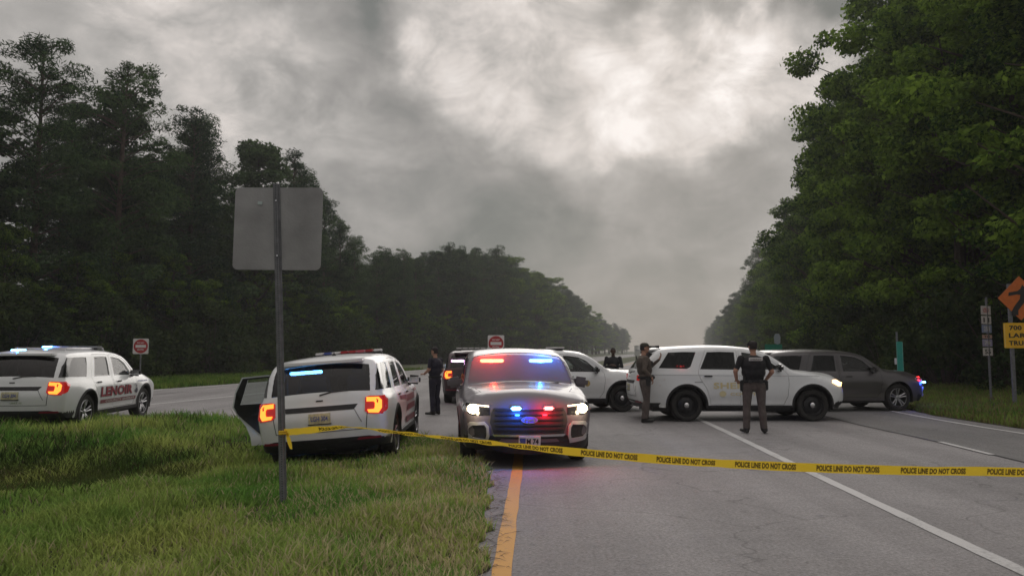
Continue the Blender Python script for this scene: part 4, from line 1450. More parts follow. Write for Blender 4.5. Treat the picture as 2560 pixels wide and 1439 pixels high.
    def rear_fascia(c, lit=True, graphic=None):
        """taillights, tailgate recess, plate, lower bumper"""
        s, sp = c.s, c.sp
        for sg in (-1, 1):
            P = [(.66, .86), (.70, .82), (.93, .79), (.955, 1.0), (.94, 1.06), (.72, 1.07), (.67, 1.05)] if c.sp is EXPLORER else [(.70, .98), (.93, .96), (.955, 1.05), (.94, 1.10), (.72, 1.10)]
            P = [(sg * a, b) for a, b in P]
            if sg < 0: P = P[::-1]
            t = c.end_patch(P, False, 'taillight', LENSRED, off=.014, thick=.03, grid=.045)
            # wraps on the side
            Q = [(.02, .80), (.20, .86), (.33, 1.0), (.22, 1.06), (.07, 1.06), (.03, 1.0)] if c.sp is EXPLORER else [(.04, .97), (.2, .98), (.26, 1.08), (.07, 1.10)]
            c.side_patch(Q, sg, 'side_lens', LENSRED, t, off=.010, thick=.02, grid=.05)
            # C-shaped lit element
            C_ = [(.69, 1.055), (.86, 1.045), (.905, .99), (.905, .88), (.86, .815), (.72, .83), (.70, .875), (.80, .875), (.81, .91), (.81, .965), (.79, .985), (.69, .99)] if c.sp is EXPLORER else [(.74, 1.09), (.90, 1.08), (.90, 1.05), (.74, 1.06)]
            C_ = [(sg * a, b) for a, b in C_]
            if sg < 0: C_ = C_[::-1]
            c.end_patch(C_, False, 'lit_element', E_TAIL if lit else LENSRED, t, off=.030, thick=.01, grid=.03)
        c.end_patch([(-.56, .97), (.56, .97), (.50, .895), (-.50, .895)], False, 'tailgate_recess', BLACK, off=.008, thick=.01)
        c.end_patch([(-.05, 1.04), (.05, 1.04), (.05, 1.06), (-.05, 1.06)], False, 'tailgate_badge', DARKSTEEL, off=.010, thick=.01)
        p = c.end_patch([(-.16, .72), (.16, .72), (.16, .87), (-.16, .87)], False, 'licence_plate', M('plate_gold', (.50, .47, .30), .5, var=.3, vscale=25), off=.018, thick=.012)
        c.end_text('LGH 304', False, 0, .25, .76, .83, SIGNBLUE, off=.024, parent=p)
        c.end_patch([(-.17, .705), (.17, .705), (.17, .72), (-.17, .72)], False, 'plate_frame', BLACK, off=.02, thick=.014)
        # tailgate seam and lower bumper
        c.end_patch([(-.66, .60), (.66, .60), (.66, .592), (-.66, .592)], False, 'tailgate_seam', BLACK, off=.004, thick=.004, grid=.12)
        for sg in (-1, 1):
            S = [(sg * .66, .592), (sg * .668, .592), (sg * .70, .84), (sg * .69, .84)]
            if sg < 0: S = S[::-1]
            c.end_patch(S, False, 'tailgate_seam', BLACK, off=.004, thick=.004, grid=.12)
            S = [(sg * .50, .895), (sg * .515, .895), (sg * .615, .70), (sg * .60, .70)]
            if sg < 0: S = S[::-1]
            c.end_patch(S, False, 'tailgate_crease_shade', M('crease_shade_grey', (.28, .28, .30), .5), off=.004, thick=.004, grid=.12)  # grey strip painting the shade along the tailgate fold
            S = [(sg * .52, .44), (sg * .88, .44), (sg * .86, .475), (sg * .55, .475)]
            if sg < 0: S = S[::-1]
            c.end_patch(S, False, 'bumper_reflector', MAROON, off=.018, thick=.01, grid=.1)
        b = c.end_patch([(-.93, .34), (.93, .34), (.92, .45), (.70, .49), (-.70, .49), (-.92, .45)], False, 'bumper_trim', BLACK, off=.012, thick=.02)
        for xx in (-.62, .62): MB().lathe([(-.06, .036), (.06, .036), (.06, .03), (-.05, .03)], (xx, .14 - c.L2, .30), 'Y', 14).build('exhaust', CHROME, c.root, True)
        # spoiler
        z0 = 1.64 if sp is EXPLORER else 1.73
        m = MB(); V = []
        for x in np.linspace(-.62, .62, 9):
            k = 1 - (x / .62) ** 2 * .35
            V += [(x, .62 - c.L2, z0 + .022 * k), (x, .20 - c.L2 + .09 * (1 - k), z0 - .02 + .012 * k), (x, .20 - c.L2 + .09 * (1 - k), z0 - .05), (x, .60 - c.L2, z0 - .03)]
        F = [tuple(range(4))]
        for i in range(8):
            for k in range(4): F.append((4 * i + k, 4 * i + (k + 1) % 4, 4 * i + 4 + (k + 1) % 4, 4 * i + 4 + k))
        F.append(tuple(range(32, 36))[::-1])
        m.add(V, F).build('spoiler', c.mat, c.root, True)
        c.end_patch([(-.18, 1.60), (.18, 1.60), (.18, 1.615), (-.18, 1.615)], False, 'brake_light', LENSRED, off=.03, thick=.01, grid=.1)
        # wiper
        yr = float(s.rearY(0, 1.17)[0])
        MB().tube([(.0, yr - .03 - c.L2, 1.13), (.18, float(s.rearY(.2, 1.2)[0]) - .03 - c.L2, 1.17), (.42, float(s.rearY(.42, 1.19)[0]) - .02 - c.L2, 1.18)], .012, 6).build('rear_wiper', BLACK, c.root)

    def roof_bar(c, y=2.25, w=1.15, z=None, mats=None, depth=.27):
        """low light bar across the roof: base, lens segments"""
        zz = z or (1.722 if c.sp is EXPLORER else 1.83)
        b = MB().box((0, y - c.L2, zz + .012), (w, depth, .024), bev=.01).box((-w * .38, y - c.L2, zz - .02), (.05, .2, .06)).box((w * .38, y - c.L2, zz - .02), (.05, .2, .06)).build('light_bar', BLACK, c.root)
        n = len(mats)
        for i, m in enumerate(mats):
            x = -w / 2 + (i + .5) * w / n
            MB().box((x, y - c.L2, zz + .048), (w / n - .012, depth - .02, .045), bev=.015).build('lens', m, b, True)
        return b

    def front_fascia(c, lit=True):
        s = c.s; sp = c.sp
        # grille: dark hexagonal opening with bars
        G = [(-.50, .50), (-.56, .66), (-.54, .80), (-.50, .865), (.50, .865), (.54, .80), (.56, .66), (.50, .50)]
        g = c.end_patch(G, True, 'grille', BLACK, off=.008, thick=.01)
        for z in (.55, .62, .69, .76, .82):
            c.end_patch([(-.49, z), (.49, z), (.49, z + .022), (-.49, z + .022)], True, 'grille_bar', GLOSSBLACK, g, off=.024, thick=.014, grid=.12)
        V = [(.115 * math.cos(a), .705 + .045 * math.sin(a)) for a in np.linspace(0, 2 * math.pi, 24)[:-1]]
        e = c.end_patch(V, True, 'emblem', SIGNBLUE, off=.040, thick=.012, grid=.05)
        V2 = [(.123 * math.cos(a), .705 + .052 * math.sin(a)) for a in np.linspace(0, 2 * math.pi, 24)[:-1]]
        c.end_patch(V2, True, 'emblem_rim', CHROME, e, off=.036, thick=.01, grid=.05)
        c.end_text('Ford', True, 0, .15, .685, .728, CHROME, off=.046, parent=e)
        # bumper bar under the grille, lower intake, skid plate
        c.end_patch([(-.50, .468), (.50, .468), (.53, .50), (-.53, .50)], True, 'bumper_trim', CHROME, off=.030, thick=.02, grid=.12)
        c.end_patch([(-.56, .26 + .03), (.56, .29), (.60, .40), (.52, .455), (-.52, .455), (-.60, .40)], True, 'lower_intake', BLACK, off=.010, thick=.02)
        c.end_patch([(-.44, .385), (.44, .385), (.40, .435), (-.40, .435)], True, 'skid_plate', c.mat, off=.024, thick=.02, grid=.12)
        for sg in (-1, 1):
            def P(l):
                l = [(sg * a, b) for a, b in l]; return l if sg > 0 else l[::-1]
            # air curtain pocket with thick painted frame
            f = c.end_patch(P([(.60, .36), (.84, .40), (.91, .47), (.92, .60), (.84, .665), (.64, .675), (.575, .61), (.565, .47)]), True, 'fog_frame', M('frame_silver', (.50, .49, .50), .35, .4), off=.035, thick=.035, grid=.04,
                            holes=[P([(.62, .43), (.80, .45), (.86, .50), (.865, .57), (.81, .62), (.64, .63), (.61, .585), (.605, .49)])])
            c.end_patch(P([(.64, .43), (.82, .45), (.86, .51), (.855, .57), (.79, .61), (.65, .615), (.62, .57), (.615, .49)]), True, 'fog_pocket', BLACK, f, off=.006, thick=.01, grid=.06)
            # headlight
            h = c.end_patch(P([(.56, .765), (.80, .76), (.93, .80), (.945, .885), (.90, .935), (.70, .925), (.57, .895)]), True, 'headlight', GLOSSBLACK, off=.012, thick=.03, grid=.05)
            c.side_patch([(4.62, .90), (4.74, .83), (4.93, .80), (4.97, .87), (4.90, .93), (4.72, .945)], sg, 'side_lens', LENSCLEAR, h, off=.010, thick=.02, grid=.06)
            c.end_patch(P([(.57, .875), (.78, .895), (.78, .915), (.57, .90)]), True, 'running_light', E_DRL if lit else LENSCLEAR, h, off=.026, thick=.008, grid=.06)
            V = [(sg * .80 + .082 * math.cos(a), .85 + .066 * math.sin(a)) for a in np.linspace(0, 2 * math.pi, 20)[:-1]]
            c.end_patch(V, True, 'projector', E_HEAD if lit else LENSCLEAR, h, off=.030, thick=.012, grid=.04)
        # hood centre creases as shallow ribs
        b = c.end_patch([(-.60, .255 + .03), (.60, .285), (.60, .30), (-.60, .30)], True, 'air_dam', BLACK, off=.02, thick=.03, grid=.15)
        # wipers
        for x0, x1 in ((-.10, -.62), (.50, -.02)):
            MB().tube([(x0, 3.80 - c.L2, 1.135), ((x0 + x1) / 2, 3.73 - c.L2 + .07, 1.165), (x1, 3.72 - c.L2 + .04, 1.17)], .010, 6).build('wiper', BLACK, c.root)


PALEGOLD = M('pale_gold_vinyl', (.68, .58, .33), .4)
VEH = 'police cars stopped across the highway'


def depth_loc(x, y, z=0): return (x, y, z)


def car_at_rear(px_, depth_, head, L):
    """place a car by where its rear centre stands"""
    a = R(head); return (px_ + math.cos(a) * L / 2, depth_ + math.sin(a) * L / 2, 0)


# 1. white car with the open door, seen from behind (sunk to the left on the verge)
def open_door_car():
    h = 91.2
    loc = car_at_rear(-2.78, 11.4, h, 5.05)
    c = Car('police_car', EXPLORER, WHITE, 'white police SUV with its rear left door open, on the verge behind the sign post', (loc[0], loc[1], -.105), h, roll=-4.3, group=VEH, wheel='alloy')
    c.build(rear_open=True)
    c.rear_fascia(True)
    c.roof_bar(mats=[SIGNWHITE, SIGNBLUE, SIGNWHITE, SIGNRED, SIGNRED, M('pink_lens', (.6, .12, .16), .3), SIGNRED, SIGNWHITE], w=1.2, y=2.5)
    s, L2 = c.s, c.L2
    # spare details under the tail: exhaust box and tow bar
    MB().box((.30, .35 - L2, .30), (.5, .3, .16), bev=.05).box((0, .12 - L2, .36), (.12, .2, .07), bev=.01).build('tail_underside', DARKSTEEL, c.root, True)
    MB().lathe([(0, .035), (.02, .03), (.05, .0)], (0.05, .95 - L2, 1.71), 'Z', 12).tube([(.05, .95 - L2, 1.75), (.05, .95 - L2, 1.81)], .006, 5).build('antenna', BLACK, c.root)
    # blue strobe behind the rear window
    bx = MB().box((-.30, .50 - L2, 1.475), (.50, .035, .05), bev=.01).build('strobe_bar', M('lit_strobe_hot', (.3, .6, 1), .3, emit=(.10, .42, 1.0), es=260), c.root, True)
    c.end_text('INTERCEPTOR', False, .20, .34, .615, .650, M('badge_grey', (.30, .31, .30), .5), off=.01, parent=c.body)
    c.end_text('SHERIFF', False, -.25, .40, .63, .665, M('badge_green', (.22, .30, .14), .5), off=.01, parent=c.body)
    c.end_patch([(-.06, .61), (0.0, .61), (.0, .665), (-.06, .665)], False, 'emblem', SIGNBLUE, off=.01, thick=.004, grid=.05)
    # maroon graphics along the right side
    for z0, z1 in ((.82, .93), (.65, .76), (.44, .54)):
        c.side_patch([(3.62, z0), (3.98 if z0 > .7 else 3.60, z0) if False else (3.60, z0), (3.60, z1), (2.45, z1), (2.38, z0)][1:], 1, 'stripe', MAROON, c.body, off=.012, grid=.12)
    c.side_patch([(1.62, .90), (2.38, .86), (2.40, .94), (1.50, .97)], 1, 'stripe', MAROON, c.body, off=.012, grid=.12)
    c.side_patch([(3.62, .93), (4.4, .97), (4.2, 1.01), (3.6, .99)], 1, 'stripe', MAROON, c.body, off=.010, grid=.12)
    # the open rear left door, hinged at its front edge
    v, f = s.door['rear']; hy = 2.29
    x = s.X(v[:, 0], v[:, 1])
    hx = float(s.X(hy, .9)[0])
    ang = R(-80)   # swings out from the left side
    def tr(P):
        out = []
        for p in P:
            q = Vector((p[0] + hx, p[1] - (hy - L2), p[2])); q = Matrix.Rotation(ang, 3, 'Z') @ q
            out.append((q.x - hx - .04, q.y + hy - L2, q.z - .14))
        return out
    V = np.column_stack([-x, v[:, 0] - L2, v[:, 1]]); F = [tuple(q[::-1]) for q in f]
    V = [tuple(p) for p in V]
    E = {}
    for q in F:
        for a, b in zip(q, q[1:] + q[:1]): E[(a, b)] = 1
    n = len(V); V2 = V + [(p[0] + .05, p[1], p[2]) for p in V]
    for (a, b) in list(E):
        if (b, a) not in E: F.append((b, a, a + n, b + n))
    F += [tuple(i + n for i in q[::-1]) for q in F[:len(f)]]
    d = mk('door', tr(V2), F, c.mat, c.root, True, sharp=40)
    d['label'] = 'open rear left door showing its black inner trim'
    ww = EXPLORER['wins']['rear']
    inner = shrink(EXPLORER['doors']['rear'], .03)
    low = tri_region([(1.98, .50), (2.25, .47), (2.24, 1.12), (1.36, 1.13), (1.37, 1.0), (1.46, .88), (1.60, .74), (1.74, .60)], [], grid=.1, step=.1)
    X_ = s.X(low[0][:, 0], low[0][:, 1]) - .085
    V = tr(np.column_stack([-X_, low[0][:, 0] - L2, low[0][:, 1]]))
    mk('inner_trim', V, low[1], BLACK, d, True)
    fr = tri_region(inner, [ww], grid=.3, step=.06)
    X_ = s.X(fr[0][:, 0], fr[0][:, 1]) - .054
    k = fr[0][:, 1] > -9
    V = tr(np.column_stack([-X_, fr[0][:, 0] - L2, fr[0][:, 1]]))
    zt = fr[0][:, 1]
    FF = [tuple(q) for q in fr[1] if zt[list(q)].mean() > 1.0]
    mk('door_seal', V, FF, BLACK, d, True)
    gv, gf = s.glass['rear']; X_ = s.X(gv[:, 0], gv[:, 1]) - .02
    mk('window', tr(np.column_stack([-X_, gv[:, 0] - L2, gv[:, 1]])), gf, CLEAR, d, True)
    MB().box(tr([(-s.X(1.75, .95)[0] + .11, 1.75 - L2, .93)])[0], (.05, .28, .05), Matrix.Rotation(ang, 3, 'Z'), bev=.015).build('arm_rest', INTERIOR, d)
    c.lamp((.0, .0 - L2 - .15, .9), (1, .3, .08), .8, .5)
    return c


# 2. silver car facing the camera with all its lights on
def silver_car():
    h = -90 + 4.6
    a = R(h)
    fx, fy = .24, 11.05                              # front centre
    loc = (fx - math.cos(a) * 2.52, fy - math.sin(a) * 2.52, 0)
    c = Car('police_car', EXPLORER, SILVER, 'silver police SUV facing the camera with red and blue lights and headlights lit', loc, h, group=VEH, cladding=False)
    c.build(); c.front_fascia(True)
    L2, s = c.L2, c.s
    p = c.end_patch([(-.155, .335), (.155, .335), (.155, .475), (-.155, .475)], True, 'licence_plate', SIGNWHITE, off=.06, thick=.02, grid=.1)
    c.end_patch([(.06, .355), (.145, .355), (.145, .455), (.06, .455)], True, 'plate_seal', SIGNBLUE, p, off=.065, thick=.004, grid=.1)
    c.end_text('M 74', True, -.04, .17, .365, .445, PRINT, off=.066, parent=p, bold=.04)
    # light bars behind the top of the windshield; +x local is the driver's left when seen from the front
    for x, m, col in ((.42, E_RED, (1, .02, .01)), (-.42, E_BLUE, (.02, .16, 1))):
        yb = 3.02 - L2
        hb = MB().box((x, yb - .06, 1.515), (.50, .05, .085), bev=.012).build('strobe_housing', BLACK, c.root)
        MB().box((x, yb - .03, 1.515), (.40, .035, .055), bev=.012).build('strobe_lens', E_HOTRED if x > 0 else M('lit_cyan_hot', (.3, .7, 1), .3, emit=(.22, .62, 1.0), es=14), hb, True)
        c.lamp((x, yb + .02, 1.47), col, 40, .03)
    for x, m, col in ((.19, E_CYAN, (.02, .14, 1)), (-.19 - .09, E_PINK, (1, .01, .02))):
        y = float(s.frontY(x, .83)[0]) + .035 - L2
        MB().box((x, y + .012, .865), (.15, .04, .05), bev=.018).build('grille_strobe', m, c.root, True)
        c.lamp((x, y + .14, .84), col, 16, .04)
    for sg in (-1, 1):
        y = float(s.frontY(.8 * sg, .85)[0]) - L2
        c.lamp((sg * .80, y + .16, .85), (1, .80, .5), 4, .05)
    # roof antenna
    MB().lathe([(0, .03), (.02, .026), (.04, .0)], (.1, 1.4 - L2, 1.72), 'Z', 12).build('antenna', BLACK, c.root)
    return c


E_HOTRED = M('lit_hot_red', (1, .3, .1), .3, emit=(1.0, .42, .16), es=13)
E_PINK = M('lit_pink_red', (1, .1, .1), .3, emit=(1.0, .22, .20), es=5)


# 3. white car behind the silver one
def behind_car():
    h = 12; a = R(h)
    # near front wheel stands at (3.0, 20.95): axle is 4.08-2.525 ahead of the centre, .95 to the right
    wx, wy = 3.06, 21.25
    loc = (wx - math.cos(a) * 1.555 - math.sin(a) * .93, wy - math.sin(a) * 1.555 + math.cos(a) * .93, 0)
    c = Car('police_car', EXPLORER, WHITE, 'white police SUV half hidden behind the silver one, pointing right', loc, h, group=VEH)
    c.build(); c.rear_fascia(False)
    c.front_fascia(False)
    c.roof_bar(mats=[SIGNWHITE] * 6, w=1.2, y=2.4)
    L2 = c.L2
    V = [(3.05 + .075 * math.cos(q), .80 + .085 * math.sin(q)) for q in np.linspace(0, 6.283, 18)[:-1]]
    c.side_patch(V, 1, 'door_badge', GOLD, c.body, off=.012, grid=.06)
    c.side_text('SHERIFF', 1, 1.7, 2.75, .70, .88, GOLD)
    return c


def dark_car():
    h = 92; a = R(h)
    loc = (-1.22 + math.cos(a) * 2.5, 24.2 + math.sin(a) * 2.5, 0)
    c = Car('police_car', EXPLORER, M('dark_maroon_paint', (.045, .018, .025), .3, .2, coat=.5), 'dark police SUV seen from behind, mostly hidden by the silver one', loc, h, group=VEH)
    c.build(); c.rear_fascia(True); L2 = c.L2
    c.roof_bar(mats=[SIGNWHITE] * 6, w=1.2, y=1.2)
    MB().box((-.52, .56 - L2, 1.36), (.42, .035, .07), bev=.01).build('strobe_bar', M('lit_pale_pink_hot', (1, .7, .9), .3, emit=(1, .5, .85), es=170), c.root, True)
    MB().box((-.62, .02 - L2, .74), (.20, .05, .12), bev=.02).build('rear_strobe', M('lit_pale_pink', (1, .7, .9), .3, emit=(1, .62, .75), es=2), c.root, True)
    return c


# 4. white SUV with black wheels on the right, side-on
def long_white():
    h = 1.0
    loc = (5.70 + .05, 18.35 + .99, 0)
    c = Car('police_car', DURANGO, WHITE, 'white side-on police SUV with black wheels and pale door lettering behind the officer', (loc[0] - .20, loc[1], 0), h, group=VEH)
    c.build(); c.rear_fascia(False)
    L2, s = c.L2, c.s
    c.side_text('SHERIFF', 1, 1.80, 2.95, .78, .93, PALEGOLD)
    c.side_text('COUNTY', 1, 2.2, 2.95, .62, .69, PALEGOLD)
    V = [(2.02 + .085 * math.cos(q), .66 + .07 * math.sin(q)) for q in np.linspace(0, 6.283, 18)[:-1]]
    c.side_patch(V, 1, 'door_badge', M('pale_badge', (.70, .62, .38), .4), c.body, off=.012, grid=.06)
    # grey strip painted as the shade line of the fold below the windows
    c.side_patch([(.25, 1.105), (4.4, 1.075), (4.4, 1.083), (.25, 1.115)], 1, 'crease_shade', M('crease_shade_grey2', (.36, .36, .38), .5), c.body, off=.0055, grid=.2)
    # headlight, front corner
    for sg in (-1, 1):
        c.side_patch([(4.70, .93), (4.86, .84), (5.0, .84), (5.0, .92), (4.86, .99), (4.74, .99)], sg, 'headlight', E_AMBER if sg > 0 else LENSCLEAR, off=.014, thick=.02, grid=.06)
    c.end_patch([(-.62, .60), (.62, .60), (.60, .92), (-.60, .92)], True, 'grille', BLACK, off=.01, thick=.01)
    # added glowing red blocks standing in for a red reflection in the side glass
    m = MB()
    for y in (.98, 1.06, 1.13): m.box((.80, y - L2, 1.315), (.02, .05, .035), bev=.008)
    m.build('red_reflection_glow', E_RED, c.root, True)
    c.lamp((.92, 1.05 - L2, 1.32), (1, .03, .02), .5, .05)  # added light to go with the red reflection, no lamp there
    # two white dots painting glints of light on the quarter panel
    for y, z in ((.62, 1.0), (.52, .86)):
        V = [(y + .022 * math.cos(q), z + .022 * math.sin(q)) for q in np.linspace(0, 6.283, 12)[:-1]]
        c.side_patch(V, 1, 'painted_glint', SIGNWHITE, c.body, off=.012, grid=.05)
    c.side_patch([(1.35, .93), (1.55, .93), (1.55, .95), (1.35, .95)], 1, 'fuel_door_lip', M('crease_shade_grey2'), c.body, off=.007, grid=.2)
    return c


# 5. charcoal car at the right
def grey_car():
    h = 10; a = R(h)
    wx, wy = 10.85, 21.55
    loc = (wx - math.cos(a) * 1.555 - math.sin(a) * .93, wy - math.sin(a) * 1.555 + math.cos(a) * .93, 0)
    c = Car('police_car', EXPLORER, GREY, 'dark grey police SUV on the right with red and blue lamps at its nose', loc, h, group=VEH, wheel='alloy', cladding=False)
    c.build(); c.rear_fascia(False); c.front_fascia(False)
    L2, s = c.L2, c.s
    MB().box((0, 1.35 - L2, 1.705), (.7, .75, .04), bev=.012).build('roof_panel', ALUM, c.root, True)
    for (y, z, m, col, w) in ((4.80, .93, E_RED, (1, .02, .04), 1.2), (4.98, .80, E_BLUE, (.02, .10, 1), 9)):
        x = float(s.X(min(y, 4.9), z)[0])
        MB().box((x - .01, y - L2, z), (.05, .10, .05), bev=.015).build('corner_strobe', m if m is E_RED else E_CYAN, c.root, True)
        c.lamp((x + .10, y - L2 + .06, z - .02), col, w, .06)
    return c


# 6. white lettered car far left
def left_car():
    h = 94.5; a = R(h)
    loc = (-9.0 - math.sin(a) * .99 + math.cos(a) * 2.5, 15.4 + math.sin(a) * 2.5 + math.cos(a) * .99, .0)
    c = Car('police_car', EXPLORER, WHITE, 'white police SUV at far left with red door lettering and a blue roof light', loc, h, group=VEH, wheel='alloy')
    c.build(); c.rear_fascia(True)
    L2, s = c.L2, c.s
    c.roof_bar(mats=[M('lit_cyan_roof', (.3, .7, 1), .3, emit=(.12, .50, 1.0), es=16), SIGNWHITE, M('clear_bar', (.30, .31, .33), .15, coat=.5), M('clear_bar'), M('clear_bar'), M('clear_bar')], w=1.25, y=2.35)
    MB().box((-.22, .56 - L2, 1.70), (.30, .04, .035), bev=.01).build('strobe_bar', E_CYAN, c.root, True)
    c.lamp((-.50, 2.18 - L2, 1.80), (.03, .2, 1), 12, .03)
    c.lamp((-.22, .50 - L2, 1.70), (.03, .2, 1), 5, .03)
    # roof rack frame
    m = MB()
    for x in (-.52, .52): m.tube([(x, .95 - L2, 1.66), (x, 1.0 - L2, 1.74), (x, 2.7 - L2, 1.73), (x, 2.78 - L2, 1.66)], .018, 6)
    for y in (1.0, 1.8, 2.7): m.tube([(-.52, y - L2, 1.74), (.52, y - L2, 1.74)], .016, 6)
    m.build('roof_rack', ALLOY, c.root, True)
    c.side_text('LENOIR', 1, 1.62, 3.30, .66, .89, M('maroon_outline', (.06, .01, .02), .5), off=.010, bold=.06)
    c.side_text('LENOIR', 1, 1.64, 3.28, .67, .88, M('red_vinyl', (.33, .012, .03), .4), off=.014, bold=.02)
    c.side_patch([(1.66, .52), (3.52, .52), (3.52, .60), (1.64, .60)], 1, 'stripe', M('maroon_stripe', (.24, .05, .06), .4), c.body, off=.012, grid=.12)
    c.side_text('COUNTY SHERIFF', 1, 1.9, 3.45, .535, .585, SIGNWHITE, off=.016, bold=.02)
    c.side_patch([(3.42, .70), (3.56, .66), (3.60, .72), (3.50, .86), (3.40, .92), (3.52, .80)], 1, 'door_crest', M('dark_crest', (.03, .02, .06), .4), c.body, off=.012, grid=.06)
    c.side_text('POLICE', 1, 3.62, 4.2, .93, .965, SIGNBLUE, off=.010)
    c.end_text('UNIT 12', False, .12, .22, .635, .665, M('badge_green'), off=.012, parent=c.body)
    return c


CARS = [open_door_car(), silver_car(), behind_car(), dark_car(), long_white(), grey_car(), left_car()]

# ------------------------------------------------------------------ people
def blob(bm, c, rad, rot=None, seg=14):
    r = bmesh.ops.create_uvsphere(bm, u_segments=seg, v_segments=seg // 2 + 2, radius=1)
    m = Matrix.Translation(c) @ (rot or Matrix.Identity(3)).to_4x4() @ Matrix.Diagonal((*rad, 1))
    bmesh.ops.transform(bm, matrix=m, verts=r['verts'])


def limb(bm, a, ra, b, rb, n=12, flat=1.0):
    a, b = Vector(a), Vector(b); d = b - a
    if d.length < 1e-5: return
    q = d.to_track_quat('Z', 'Y').to_matrix().to_4x4()
    r = bmesh.ops.create_cone(bm, cap_ends=True, segments=n, radius1=ra, radius2=rb, depth=d.length)
    bmesh.ops.transform(bm, matrix=Matrix.Translation((a + b) / 2) @ q, verts=r['verts'])
    for p, rr in ((a, ra), (b, rb)):
        blob(bm, p, (rr, rr, rr), None, 10)


